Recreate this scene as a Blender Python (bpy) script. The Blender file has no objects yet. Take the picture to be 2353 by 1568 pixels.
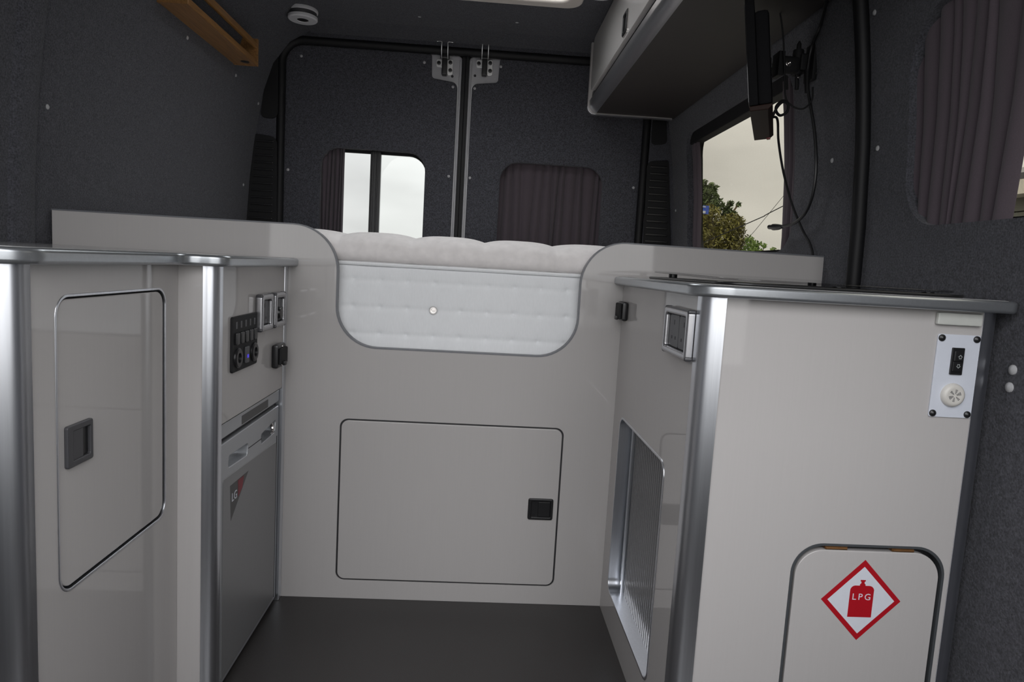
import bpy, bmesh, math, random
from mathutils import Vector, Matrix, noise
R = math.radians
random.seed(7)
scene = bpy.context.scene
COL = scene.collection

# ------------------------------------------------------------------ camera
cam_d = bpy.data.cameras.new('camera')
cam_d.sensor_width = 36.0
cam_d.lens = 36.0 * 1555.0 / 2353.0
cam_d.clip_start = 0.02
cam_d.clip_end = 300
cam = bpy.data.objects.new('camera', cam_d)
COL.objects.link(cam)
yaw, pitch, roll = R(3.05), R(6.27), R(-3.30)
fwd = Vector((math.sin(yaw) * math.cos(pitch), math.cos(yaw) * math.cos(pitch), -math.sin(pitch)))
rgt = Vector((math.cos(yaw), -math.sin(yaw), 0))
upv = rgt.cross(fwd)
cr, sr = math.cos(roll), math.sin(roll)
cR = rgt * cr - upv * sr
cU = upv * cr + rgt * sr
M = Matrix((cR, cU, -fwd)).transposed().to_4x4()
M.translation = Vector((0, 0, 0.91))
cam.matrix_world = M
scene.camera = cam

# ------------------------------------------------------------------ view + sky
scene.view_settings.view_transform = 'Standard'
scene.view_settings.look = 'None'
scene.view_settings.gamma = 1.0
scene.view_settings.use_curve_mapping = False
scene.view_settings.exposure = 0.0
SKY = 2.12            # brightness of the overcast sky at the horizon
T_REAR, T_SIDE = 0.35, 0.232     # light let through by the privacy glass

world = bpy.data.worlds.new('overcast_sky')
scene.world = world
world.use_nodes = True
wn = world.node_tree.nodes
wl = world.node_tree.links
wn.clear()
w_out = wn.new('ShaderNodeOutputWorld')
w_bg = wn.new('ShaderNodeBackground')
w_tc = wn.new('ShaderNodeTexCoord')
w_sep = wn.new('ShaderNodeSeparateXYZ')
w_ramp = wn.new('ShaderNodeValToRGB')
w_ramp.color_ramp.elements[0].position = 0.0
w_ramp.color_ramp.elements[0].color = (0.34, 0.34, 0.34, 1)
w_ramp.color_ramp.elements[1].position = 1.0
w_ramp.color_ramp.elements[1].color = (1.06, 1.06, 1.09, 1)
e = w_ramp.color_ramp.elements.new(0.50)
e.color = (0.36, 0.36, 0.36, 1)
w_map = wn.new('ShaderNodeMapRange')
w_map.inputs['From Min'].default_value = -1
w_map.inputs['From Max'].default_value = 1
w_noise = wn.new('ShaderNodeTexNoise')
w_noise.inputs['Scale'].default_value = 3.2
w_noise.inputs['Detail'].default_value = 4
w_noise.inputs['Roughness'].default_value = 0.5
w_mapn = wn.new('ShaderNodeMapping')
w_mapn.inputs['Scale'].default_value = (1, 1, 2.6)
w_cl = wn.new('ShaderNodeMapRange')
w_cl.inputs['From Min'].default_value = 0.3
w_cl.inputs['From Max'].default_value = 0.7
w_cl.inputs['To Min'].default_value = 0.84
w_cl.inputs['To Max'].default_value = 1.16
w_mul = wn.new('ShaderNodeMixRGB')
w_mul.blend_type = 'MULTIPLY'
w_mul.inputs[0].default_value = 1
wl.new(w_tc.outputs['Generated'], w_sep.inputs[0])
wl.new(w_sep.outputs['Z'], w_map.inputs['Value'])
wl.new(w_map.outputs['Result'], w_ramp.inputs['Fac'])
wl.new(w_tc.outputs['Generated'], w_mapn.inputs['Vector'])
wl.new(w_mapn.outputs['Vector'], w_noise.inputs['Vector'])
wl.new(w_noise.outputs['Fac'], w_cl.inputs['Value'])
wl.new(w_ramp.outputs['Color'], w_mul.inputs[1])
wl.new(w_cl.outputs['Result'], w_mul.inputs[2])
wl.new(w_mul.outputs['Color'], w_bg.inputs['Color'])
w_bg.inputs['Strength'].default_value = SKY / 0.36
wl.new(w_bg.outputs[0], w_out.inputs[0])
world.cycles.sampling_method = 'AUTOMATIC'

cy = scene.cycles
cy.max_bounces = 10
cy.diffuse_bounces = 5
cy.glossy_bounces = 5
cy.transparent_max_bounces = 12
cy.transmission_bounces = 4
cy.caustics_reflective = False
cy.caustics_refractive = False
cy.sample_clamp_indirect = 6
cy.use_denoising = True
try:
    cy.denoiser = 'OPENIMAGEDENOISE'
except Exception:
    pass


def portal(name, loc, sx, sy, rot):
    """Marks an opening through which the sky lights the van; gives no light of its own."""
    d = bpy.data.lights.new(name, 'AREA')
    d.shape = 'RECTANGLE'
    d.size, d.size_y = sx, sy
    d.cycles.is_portal = True
    o = bpy.data.objects.new(name, d)
    o.location = loc
    o.rotation_euler = rot
    COL.objects.link(o)
    return o


portal('front_opening_portal', (-0.085, -0.08, 1.25), 2.1, 1.4, (R(90), 0, 0))
portal('roof_vent_portal', (-0.06, 2.275, 1.99), 0.74, 0.70, (0, 0, 0))
portal('side_window_portal', (0.975, 2.44, 1.26), 1.0, 0.55, (0, R(90), 0))
portal('rear_window_portal', (-0.52, 3.36, 1.17), 0.5, 0.5, (R(-90), 0, 0))


# ------------------------------------------------------------------ materials
MATS = {}


def mat(name, col=(0.5, 0.5, 0.5), rough=0.5, metal=0.0, **kw):
    if name in MATS:
        return MATS[name]
    m = bpy.data.materials.new(name)
    m.use_nodes = True
    nt = m.node_tree
    b = nt.nodes['Principled BSDF']
    b.inputs['Base Color'].default_value = (*col, 1)
    b.inputs['Roughness'].default_value = rough
    b.inputs['Metallic'].default_value = metal
    if 'spec' in kw:
        b.inputs['Specular IOR Level'].default_value = kw['spec']
    if 'sheen' in kw:
        b.inputs['Sheen Weight'].default_value = kw['sheen']
        b.inputs['Sheen Roughness'].default_value = 0.6
    if 'coat' in kw:
        b.inputs['Coat Weight'].default_value = kw['coat']
        b.inputs['Coat Roughness'].default_value = 0.05
    if 'emit' in kw:
        b.inputs['Emission Color'].default_value = (*kw['emit'], 1)
        b.inputs['Emission Strength'].default_value = kw.get('power', 1)
    # gentle procedural colour variation and fine relief
    sc = kw.get('scale', 60)
    var = kw.get('var', 0.06)
    stretch = kw.get('stretch', (1, 1, 1))
    tc = nt.nodes.new('ShaderNodeTexCoord')
    mp = nt.nodes.new('ShaderNodeMapping')
    mp.inputs['Scale'].default_value = stretch
    nz = nt.nodes.new('ShaderNodeTexNoise')
    nz.inputs['Scale'].default_value = sc
    nz.inputs['Detail'].default_value = kw.get('detail', 3)
    nt.links.new(tc.outputs['Object'], mp.inputs['Vector'])
    nt.links.new(mp.outputs['Vector'], nz.inputs['Vector'])
    if var > 0:
        mr = nt.nodes.new('ShaderNodeMapRange')
        mr.inputs['From Min'].default_value = 0.25
        mr.inputs['From Max'].default_value = 0.75
        mr.inputs['To Min'].default_value = 1 - var
        mr.inputs['To Max'].default_value = 1 + var
        mx = nt.nodes.new('ShaderNodeMixRGB')
        mx.blend_type = 'MULTIPLY'
        mx.inputs[0].default_value = 1
        mx.inputs[1].default_value = (*col, 1)
        nt.links.new(nz.outputs['Fac'], mr.inputs['Value'])
        nt.links.new(mr.outputs['Result'], mx.inputs[2])
        nt.links.new(mx.outputs[0], b.inputs['Base Color'])
    if kw.get('bump', 0) > 0:
        bp = nt.nodes.new('ShaderNodeBump')
        bp.inputs['Strength'].default_value = kw['bump']
        bp.inputs['Distance'].default_value = kw.get('bdist', 0.002)
        nt.links.new(nz.outputs['Fac'], bp.inputs['Height'])
        nt.links.new(bp.outputs[0], b.inputs['Normal'])
    MATS[name] = m
    return m


def glass(name, tint, gloss=1.0):
    m = bpy.data.materials.new(name)
    m.use_nodes = True
    nt = m.node_tree
    nt.nodes.clear()
    out = nt.nodes.new('ShaderNodeOutputMaterial')
    mix = nt.nodes.new('ShaderNodeMixShader')
    tr = nt.nodes.new('ShaderNodeBsdfTransparent')
    gl = nt.nodes.new('ShaderNodeBsdfGlossy')
    fr = nt.nodes.new('ShaderNodeFresnel')
    fr.inputs['IOR'].default_value = 1.45
    tr.inputs['Color'].default_value = (*[q ** 0.5 for q in tint], 1)   # a pane has two faces
    gl.inputs['Roughness'].default_value = 0.02
    gl.inputs['Color'].default_value = (gloss, gloss, gloss, 1)
    ge = nt.nodes.new('ShaderNodeNewGeometry')
    sb = nt.nodes.new('ShaderNodeMath')
    sb.operation = 'SUBTRACT'
    sb.inputs[0].default_value = 1.0
    ml = nt.nodes.new('ShaderNodeMath')
    ml.operation = 'MULTIPLY'
    nt.links.new(ge.outputs['Backfacing'], sb.inputs[1])
    nt.links.new(fr.outputs[0], ml.inputs[0])
    nt.links.new(sb.outputs[0], ml.inputs[1])
    nt.links.new(ml.outputs[0], mix.inputs[0])     # thin pane: reflect once, at the outer face
    nt.links.new(tr.outputs[0], mix.inputs[1])
    nt.links.new(gl.outputs[0], mix.inputs[2])
    nt.links.new(mix.outputs[0], out.inputs['Surface'])
    MATS[name] = m
    return m


def make_carpet():
    m = mat('dark_carpet_lining', (0.065, 0.066, 0.077), 0.95, scale=75, var=0.15, sheen=0.12, spec=0.1, detail=6)
    nt = m.node_tree
    b = nt.nodes['Principled BSDF']
    tc = nt.nodes.new('ShaderNodeTexCoord')
    n2 = nt.nodes.new('ShaderNodeTexNoise')
    n2.inputs['Scale'].default_value = 260
    n2.inputs['Detail'].default_value = 4
    bp = nt.nodes.new('ShaderNodeBump')
    bp.inputs['Strength'].default_value = 0.55
    bp.inputs['Distance'].default_value = 0.004
    nt.links.new(tc.outputs['Object'], n2.inputs['Vector'])
    nt.links.new(n2.outputs['Fac'], bp.inputs['Height'])
    nt.links.new(bp.outputs[0], b.inputs['Normal'])
    # short fibres: speckle of lighter and darker tufts
    old = b.inputs['Base Color'].links[0].from_socket
    mr = nt.nodes.new('ShaderNodeMapRange')
    mr.inputs['From Min'].default_value = 0.3
    mr.inputs['From Max'].default_value = 0.7
    mr.inputs['To Min'].default_value = 0.5
    mr.inputs['To Max'].default_value = 1.5
    mx = nt.nodes.new('ShaderNodeMixRGB')
    mx.blend_type = 'MULTIPLY'
    mx.inputs[0].default_value = 1
    nt.links.new(n2.outputs['Fac'], mr.inputs['Value'])
    nt.links.new(old, mx.inputs[1])
    nt.links.new(mr.outputs['Result'], mx.inputs[2])
    nt.links.new(mx.outputs[0], b.inputs['Base Color'])
    return m


CARPET = make_carpet()
LAM = mat('beige_gloss_laminate', (0.465, 0.448, 0.440), 0.045, scale=300, var=0.012, stretch=(1, 1, 0.02), spec=0.5)
ALU = mat('brushed_aluminium', (0.74, 0.76, 0.80), 0.30, 1.0, scale=300, var=0.05, stretch=(1, 1, 0.02))
EDGE = mat('silver_grey_worktop_edging', (0.42, 0.44, 0.46), 0.30, 0.85, scale=200, var=0.04)
TOPL = mat('grey_worktop_laminate', (0.33, 0.33, 0.33), 0.12, scale=150, var=0.08)
TRIM = mat('dark_grey_edge_trim', (0.16, 0.165, 0.18), 0.4, scale=100, var=0.05)
GAP = mat('dark_gap_lining', (0.02, 0.02, 0.022), 0.6, scale=50)
BLACK = mat('black_plastic', (0.012, 0.012, 0.013), 0.32, scale=200, var=0.1)
BLACKM = mat('matt_black_plastic', (0.010, 0.010, 0.011), 0.65, scale=150, var=0.1, spec=0.3)
RUBBER = mat('black_rubber', (0.008, 0.008, 0.009), 0.55, scale=80, var=0.1, spec=0.3)
CHAR = mat('charcoal_plastic', (0.055, 0.055, 0.06), 0.4, scale=150, var=0.05)
SATIN = mat('satin_silver_plastic', (0.50, 0.50, 0.52), 0.28, 0.9, scale=150, var=0.04)
CHROME = mat('polished_chrome', (0.75, 0.72, 0.70), 0.12, 1.0, scale=150, var=0.03)
FRIDGE = mat('silver_fridge_paint', (0.46, 0.475, 0.495), 0.32, 0.55, scale=500, var=0.03)
FRIDGE_D = mat('grey_fridge_door_skin', (0.27, 0.272, 0.275), 0.38, 0.35, scale=500, var=0.03)
PAINT = mat('grey_body_paint', (0.42, 0.42, 0.44), 0.28, scale=40, var=0.05, coat=0.4)
ZINC = mat('zinc_plate', (0.72, 0.72, 0.72), 0.35, 0.6, scale=80, var=0.05)
WHITE = mat('white_plastic', (0.70, 0.70, 0.69), 0.35, scale=80, var=0.03)
PLATEW = mat('white_control_plate', (0.62, 0.65, 0.72), 0.35, scale=80, var=0.02)
CREAM = mat('pale_grey_plastic', (0.52, 0.53, 0.50), 0.4, scale=80, var=0.03)
CAPM = mat('pale_screw_cap', (0.42, 0.42, 0.43), 0.3, scale=80, var=0.05)
CURT = mat('mauve_grey_curtain_cloth', (0.082, 0.066, 0.078), 0.85, scale=500, var=0.10, sheen=0.15, spec=0.15)
FLOOR = mat('speckled_dark_vinyl', (0.031, 0.028, 0.0275), 0.42, scale=700, var=0.45, bump=0.15, bdist=0.0006, detail=2)
MATT = mat('white_mattress_knit', (0.84, 0.855, 0.87), 0.85, scale=260, var=0.02, stretch=(1, 1, 0.25), bump=0.2, bdist=0.001, spec=0.2)
TOPPER = mat('pale_plush_topper', (0.86, 0.825, 0.815), 0.9, scale=45, var=0.07, sheen=0.2, bump=0.2, bdist=0.002, spec=0.15)
WOOD = mat('varnished_oak', (0.27, 0.135, 0.045), 0.32, scale=40, var=0.35, stretch=(6, 0.35, 6), coat=0.25)
BRASS = mat('brown_brass', (0.30, 0.15, 0.06), 0.35, 0.7, scale=60, var=0.2)
LEDW = mat('lamp_diffuser', (0.62, 0.62, 0.64), 0.5, scale=40, var=0.02)
RED = mat('red_print', (0.40, 0.004, 0.012), 0.45, scale=60, var=0.03)
STICKW = mat('white_print', (0.66, 0.68, 0.74), 0.4, scale=60, var=0.02)
BLUE = mat('blue_indicator', (0.02, 0.02, 0.3), 0.4, emit=(0.10, 0.06, 1.0), power=0.5)
DISPLAY = mat('dark_display', (0.035, 0.036, 0.036), 0.3, scale=60, var=0.1)
VENTW = mat('roof_vent_plastic', (0.58, 0.54, 0.50), 0.4, scale=60, var=0.03)
TV_UNDERLIT = mat('brown_lit_bezel', (0.022, 0.010, 0.007), 0.6, scale=60, var=0.05, spec=0.2)  # brown window light on the television's underside, painted into the bezel colour
G_REAR = glass('tinted_rear_glass', (T_REAR * 0.97, T_REAR, T_REAR * 0.965))
G_MESH = glass('tinted_rear_glass_screened', (T_REAR * 0.90, T_REAR * 0.92, T_REAR * 0.90))
G_SIDE = glass('tinted_side_glass', (T_SIDE * 1.02, T_SIDE * 0.97, T_SIDE * 0.82))
G_CLEAR = glass('clear_glass', (0.88, 0.9, 0.89))
G_LID = glass('smoked_hob_lid_glass', (0.55, 0.55, 0.55), 0.9)
BARK = mat('tree_bark', (0.16, 0.11, 0.06), 0.9, scale=20, var=0.3)
LEAF1 = mat('olive_leaves', (0.19, 0.175, 0.035), 0.6, scale=4, var=0.55)
LEAF2 = mat('dark_green_leaves', (0.10, 0.14, 0.045), 0.6, scale=3, var=0.4)
LEAF3 = mat('fresh_green_leaves', (0.20, 0.30, 0.06), 0.6, scale=4, var=0.35)
ASPH = mat('pale_concrete', (0.17, 0.168, 0.16), 0.9, scale=8, var=0.2)
SIDING = mat('grey_green_siding', (0.17, 0.17, 0.145), 0.7, scale=6, var=0.15)
SIGNB = mat('blue_sign_paint', (0.05, 0.12, 0.55), 0.5, scale=5, var=0.05)
CABD = mat('dark_cab_trim', (0.045, 0.045, 0.05), 0.7, scale=40, var=0.1)

# ------------------------------------------------------------------ mesh helpers
# a shape is a tuple (verts, faces, material_index)
def shape_from_bm(bm, mi=0):
    bm.verts.index_update()
    v = [x.co.copy() for x in bm.verts]
    f = [[q.index for q in p.verts] for p in bm.faces]
    bm.free()
    return (v, f, mi)


def box(x0, x1, y0, y1, z0, z1, bev=0.0, mi=0, seg=2):
    bm = bmesh.new()
    bmesh.ops.create_cube(bm, size=1)
    for v in bm.verts:
        v.co = Vector(((x0 + x1) / 2 + v.co.x * (x1 - x0), (y0 + y1) / 2 + v.co.y * (y1 - y0), (z0 + z1) / 2 + v.co.z * (z1 - z0)))
    if bev > 0:
        bmesh.ops.bevel(bm, geom=list(bm.edges), offset=bev, segments=seg, profile=0.5, affect='EDGES')
    return shape_from_bm(bm, mi)


def rrect(u0, u1, v0, v1, r=0.0, n=8):
    """Rounded rectangle; r is one radius or (bottom-left, bottom-right, top-right, top-left)."""
    if not isinstance(r, (tuple, list)):
        r = (r,) * 4
    pts = []
    for (cx, cy, a0, rr) in ((u0, v0, 180, r[0]), (u1, v0, 270, r[1]), (u1, v1, 0, r[2]), (u0, v1, 90, r[3])):
        if rr <= 0:
            pts.append((cx, cy))
            continue
        ox = cx + rr if cx == u0 else cx - rr
        oy = cy + rr if cy == v0 else cy - rr
        for k in range(n + 1):
            a = R(a0 + 90 * k / n)
            pts.append((ox + rr * math.cos(a), oy + rr * math.sin(a)))
    return pts


def round_poly(pts, rads, n=8, closed=True):
    """Fillet each corner of a polygon with its own radius."""
    out = []
    N = len(pts)
    for i, p in enumerate(pts):
        r = rads[i] if isinstance(rads, (list, tuple)) else rads
        if r <= 0 or (not closed and i in (0, N - 1)):
            out.append(tuple(p))
            continue
        p = Vector(p)
        a = (Vector(pts[i - 1]) - p).normalized()
        b = (Vector(pts[(i + 1) % N]) - p).normalized()
        ang = math.acos(max(-1, min(1, a.dot(b))))
        d = r / math.tan(ang / 2)
        c = p + (a + b).normalized() * (r / math.sin(ang / 2))
        s, t = p + a * d - c, p + b * d - c
        a0, a1 = math.atan2(s.y, s.x), math.atan2(t.y, t.x)
        da = (a1 - a0 + math.pi) % (2 * math.pi) - math.pi
        for k in range(n + 1):
            q = a0 + da * k / n
            out.append((c.x + r * math.cos(q), c.y + r * math.sin(q)))
    return out


def circle(cx, cy, r, n=24):
    return [(cx + r * math.cos(2 * math.pi * k / n), cy + r * math.sin(2 * math.pi * k / n)) for k in range(n)]


PLANES = {  # (u, v, w) -> world
    'XZ': lambda u, v, w: Vector((u, w, v)),
    'YZ': lambda u, v, w: Vector((w, u, v)),
    'XY': lambda u, v, w: Vector((u, v, w)),
}


def slab(loops, plane, w0, w1, bev=0.0, mi=0, bres=2):
    """Flat piece with the outline loops[0] and holes loops[1:], from depth w0 to w1."""
    cd = bpy.data.curves.new('tmp', 'CURVE')
    cd.dimensions = '2D'
    cd.fill_mode = 'BOTH'
    half = abs(w1 - w0) / 2
    bev = min(bev, half * 0.98)
    cd.extrude = max(half - bev, 0)
    cd.bevel_depth = bev
    cd.bevel_resolution = bres
    cd.offset = -bev
    for lp in loops:
        sp = cd.splines.new('POLY')
        sp.points.add(len(lp) - 1)
        for q, (a, b) in zip(sp.points, lp):
            q.co = (a, b, 0, 1)
        sp.use_cyclic_u = True
    ob = bpy.data.objects.new('tmp', cd)
    COL.objects.link(ob)
    dg = bpy.context.evaluated_depsgraph_get()
    me = bpy.data.meshes.new_from_object(ob.evaluated_get(dg))
    c = (w0 + w1) / 2
    bm = bmesh.new()
    bm.from_mesh(me)
    bmesh.ops.remove_doubles(bm, verts=bm.verts, dist=1e-6)
    for v in bm.verts:
        v.co = PLANES[plane](v.co.x, v.co.y, c + v.co.z)
    bmesh.ops.recalc_face_normals(bm, faces=bm.faces)
    bpy.data.objects.remove(ob)
    bpy.data.curves.remove(cd)
    bpy.data.meshes.remove(me)
    return shape_from_bm(bm, mi)


def text_shape(txt, size, origin, udir, vdir, ndir, depth=0.0003, mi=0, shear=0.0, spacing=1.0):
    cd = bpy.data.curves.new('tmp', 'FONT')
    cd.body = txt
    cd.size = size
    cd.extrude = depth
    cd.shear = shear
    cd.space_character = spacing
    cd.align_x = 'CENTER'
    cd.align_y = 'CENTER'
    cd.resolution_u = 3
    ob = bpy.data.objects.new('tmp', cd)
    COL.objects.link(ob)
    dg = bpy.context.evaluated_depsgraph_get()
    me = bpy.data.meshes.new_from_object(ob.evaluated_get(dg))
    o, a, b, n = Vector(origin), Vector(udir), Vector(vdir), Vector(ndir)
    V = [o + a * v.co.x + b * v.co.y + n * v.co.z for v in me.vertices]
    F = [list(p.vertices) for p in me.polygons]
    bpy.data.objects.remove(ob)
    bpy.data.curves.remove(cd)
    bpy.data.meshes.remove(me)
    return (V, F, mi)


def catmull(pts, n=8):
    P = [Vector(p) for p in pts]
    P = [P[0] * 2 - P[1]] + P + [P[-1] * 2 - P[-2]]
    out = []
    for i in range(1, len(P) - 2):
        for k in range(n):
            t = k / n
            a, b, c, d = P[i - 1], P[i], P[i + 1], P[i + 2]
            out.append(0.5 * ((2 * b) + (c - a) * t + (2 * a - 5 * b + 4 * c - d) * t * t + (3 * b - a - 3 * c + d) * t ** 3))
    out.append(P[-2])
    return out


def tube(pts, r, n=8, closed=False, mi=0):
    P = [Vector(p) for p in pts]
    N = len(P)
    rad = r if isinstance(r, (list, tuple)) else [r] * N
    V, F = [], []
    prev = None
    for i in range(N):
        if closed:
            t = (P[(i + 1) % N] - P[i - 1]).normalized()
        else:
            t = (P[min(i + 1, N - 1)] - P[max(i - 1, 0)]).normalized()
        if prev is None:
            ref = Vector((0, 0, 1)) if abs(t.z) < 0.9 else Vector((1, 0, 0))
            a = t.cross(ref).normalized()
        else:
            a = (prev - t * prev.dot(t)).normalized()
        prev = a
        b = t.cross(a)
        for k in range(n):
            q = 2 * math.pi * k / n
            V.append(P[i] + (a * math.cos(q) + b * math.sin(q)) * rad[i])
    for i in range(N if closed else N - 1):
        j = (i + 1) % N
        for k in range(n):
            l = (k + 1) % n
            F.append([i * n + k, i * n + l, j * n + l, j * n + k])
    if not closed:
        F.append(list(range(n))[::-1])
        F.append([(N - 1) * n + k for k in range(n)])
    return (V, F, mi)


def lathe(prof, origin, axis, n=28, mi=0):
    """prof: list of (radius, height along axis)."""
    ax = Vector(axis).normalized()
    ref = Vector((0, 0, 1)) if abs(ax.z) < 0.9 else Vector((1, 0, 0))
    a = ax.cross(ref).normalized()
    b = ax.cross(a)
    o = Vector(origin)
    V, F = [], []
    for (r, h) in prof:
        for k in range(n):
            q = 2 * math.pi * k / n
            V.append(o + ax * h + (a * math.cos(q) + b * math.sin(q)) * max(r, 1e-5))
    for i in range(len(prof) - 1):
        for k in range(n):
            l = (k + 1) % n
            F.append([i * n + k, (i + 1) * n + k, (i + 1) * n + l, i * n + l])
    F.append([k for k in range(n)])
    F.append([(len(prof) - 1) * n + k for k in range(n)][::-1])
    return (V, F, mi)


def prism(poly, z0, z1, mi=0):
    """Vertical extrusion of an XY outline."""
    return slab([poly], 'XY', z0, z1, 0, mi)


def grid(nu, nv, fn, mi=0):
    V = [Vector(fn(i / nu, j / nv)) for j in range(nv + 1) for i in range(nu + 1)]
    F = [[j * (nu + 1) + i, j * (nu + 1) + i + 1, (j + 1) * (nu + 1) + i + 1, (j + 1) * (nu + 1) + i] for j in range(nv) for i in range(nu)]
    return (V, F, mi)


def ribbon(path, plane, w0, w1, t, mi=0):
    """Thin strip following a 2D path (thickness t), from depth w0 to w1."""
    P = [Vector(p) for p in path]
    N = len(P)
    L, Rr = [], []
    for i in range(N):
        d = (P[min(i + 1, N - 1)] - P[max(i - 1, 0)]).normalized()
        nrm = Vector((-d.y, d.x))
        L.append(P[i] + nrm * t / 2)
        Rr.append(P[i] - nrm * t / 2)
    fn = PLANES[plane]
    V, F = [], []
    for i in range(N):
        V += [fn(L[i].x, L[i].y, w0), fn(Rr[i].x, Rr[i].y, w0), fn(Rr[i].x, Rr[i].y, w1), fn(L[i].x, L[i].y, w1)]
    for i in range(N - 1):
        a, b = i * 4, i * 4 + 4
        for k in range(4):
            l = (k + 1) % 4
            F.append([a + k, a + l, b + l, b + k])
    F += [[0, 1, 2, 3], [N * 4 - 1, N * 4 - 2, N * 4 - 3, N * 4 - 4]]
    return (V, F, mi)


def xform(shape, m):
    V, F, mi = shape
    return ([m @ Vector(v) for v in V], F, mi)


def mesh_of(name, shapes, mats, origin=Vector((0, 0, 0)), angle=38):
    if isinstance(shapes, tuple):
        shapes = [shapes]
    if not isinstance(mats, (list, tuple)):
        mats = [mats]
    V, F, MI = [], [], []
    for (v, f, mi) in shapes:
        b = len(V)
        V += [Vector(q) - origin for q in v]
        F += [[b + k for k in p] for p in f]
        MI += [mi] * len(f)
    me = bpy.data.meshes.new(name)
    me.from_pydata(V, [], F)
    for m in mats:
        me.materials.append(m)
    me.polygons.foreach_set('material_index', MI)
    me.polygons.foreach_set('use_smooth', [True] * len(F))
    me.update()
    bm = bmesh.new()
    bm.from_mesh(me)
    bmesh.ops.recalc_face_normals(bm, faces=bm.faces)
    bm.to_mesh(me)
    bm.free()
    me.set_sharp_from_angle(angle=R(angle))
    return me


ORIG = {}


def base_of(shapes):
    if isinstance(shapes, tuple):
        shapes = [shapes]
    pts = [Vector(q) for s in shapes for q in s[0]]
    return Vector(((min(p.x for p in pts) + max(p.x for p in pts)) / 2, (min(p.y for p in pts) + max(p.y for p in pts)) / 2, min(p.z for p in pts)))


def obj(name, shapes, mats, parent=None, angle=38):
    """One mesh object; shapes are in world coordinates."""
    if parent is None:
        o0 = base_of(shapes)
    else:
        o0 = ORIG[parent.name]
    me = mesh_of(name, shapes, mats, o0, angle)
    o = bpy.data.objects.new(name, me)
    COL.objects.link(o)
    if angle < 100:
        wnm = o.modifiers.new('flat_faces', 'WEIGHTED_NORMAL')
        wnm.keep_sharp = True
        wnm.weight = 100
    if parent is None:
        o.location = o0
    else:
        o.parent = parent
    ORIG[o.name] = o0
    return o


def inst(name, me, parent, loc, rot=(0, 0, 0)):
    """A small repeated piece that shares its mesh; loc in world coordinates."""
    o = bpy.data.objects.new(name, me)
    COL.objects.link(o)
    o0 = Vector(loc)
    if parent is not None:
        o.parent = parent
        o.location = o0 - ORIG[parent.name]
    else:
        o.location = o0
    o.rotation_euler = rot
    ORIG[o.name] = o0
    return o


def tag(o, label, cat, group=None):
    o['label'] = label
    o['category'] = cat
    if group:
        o['group'] = group
    return o


def thing(name, label, cat, loc, group=None):
    o = bpy.data.objects.new(name, None)
    o.empty_display_size = 0.05
    COL.objects.link(o)
    o.location = loc
    ORIG[o.name] = Vector(loc)
    return tag(o, label, cat, group)


def struct(name, shapes, mats, label=None, angle=38):
    o = obj(name, shapes, mats, None, angle)
    o['kind'] = 'structure'
    if label:
        o['label'] = label
    return o


def solid(sh, thick, direction):
    """Give an open surface a thickness along a direction."""
    V, F, mi = sh
    d = Vector(direction) * thick
    n = len(V)
    bm = bmesh.new()
    a = [bm.verts.new(Vector(v)) for v in V]
    b = [bm.verts.new(Vector(v) + d) for v in V]
    edges = {}
    for f in F:
        bm.faces.new([a[k] for k in f])
        bm.faces.new([b[k] for k in reversed(f)])
        for i in range(len(f)):
            e1 = (f[i], f[(i + 1) % len(f)])
            k = tuple(sorted(e1))
            edges.setdefault(k, []).append(e1)
    for k, l in edges.items():
        if len(l) == 1:
            i, j = l[0]
            bm.faces.new([a[j], a[i], b[i], b[j]])
    bmesh.ops.recalc_face_normals(bm, faces=bm.faces)
    return shape_from_bm(bm, mi)


def cut(sh, cutters):
    """Boolean difference of a closed shape with closed cutters."""
    def tmp(s):
        me = bpy.data.meshes.new('tmp')
        me.from_pydata([tuple(v) for v in s[0]], [], s[1])
        o = bpy.data.objects.new('tmp', me)
        COL.objects.link(o)
        return o
    a = tmp(sh)
    bs = [tmp(c) for c in cutters]
    for b in bs:
        md = a.modifiers.new('b', 'BOOLEAN')
        md.operation = 'DIFFERENCE'
        md.solver = 'EXACT'
        md.object = b
    dg = bpy.context.evaluated_depsgraph_get()
    me = bpy.data.meshes.new_from_object(a.evaluated_get(dg))
    V = [v.co.copy() for v in me.vertices]
    F = [list(p.vertices) for p in me.polygons]
    for o in [a] + bs:
        bpy.data.objects.remove(o)
    bpy.data.meshes.remove(me)
    return (V, F, sh[2])


# ------------------------------------------------------------------ the van shell
FLOOR_Y0, REAR = -0.02, 3.17
PROF = [(0.90, -0.02), (0.90, 0.9), (0.897, 1.05), (0.885, 1.25), (0.868, 1.40), (0.850, 1.52), (0.828, 1.63), (0.79, 1.745), (0.72, 1.84), (0.62, 1.905)]


def xr(z):
    for (xa, za), (xb, zb) in zip(PROF, PROF[1:]):
        if z <= zb:
            return xa + (xb - xa) * (z - za) / (zb - za)
    return PROF[-1][0]


def xl(z):
    return -0.17 - xr(z)


fl = struct('floor', box(-1.09, 0.92, FLOOR_Y0, 3.3, -0.03, 0.0), FLOOR)

ZS = [p[1] for p in PROF]


def wall(side):
    fn = xr if side > 0 else xl
    zs = []
    for a, b in zip(ZS, ZS[1:]):
        k = max(1, int((b - a) / 0.06))
        zs += [a + (b - a) * i / k for i in range(k)]
    zs.append(ZS[-1])
    ny = 24
    y0, y1 = FLOOR_Y0, REAR + 0.03
    V = [Vector((fn(z), y0 + (y1 - y0) * i / ny, z)) for z in zs for i in range(ny + 1)]
    F = [[j * (ny + 1) + i, j * (ny + 1) + i + 1, (j + 1) * (ny + 1) + i + 1, (j + 1) * (ny + 1) + i] for j in range(len(zs) - 1) for i in range(ny)]
    return solid((V, F, 0), 0.045, (side, 0, 0))


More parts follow.
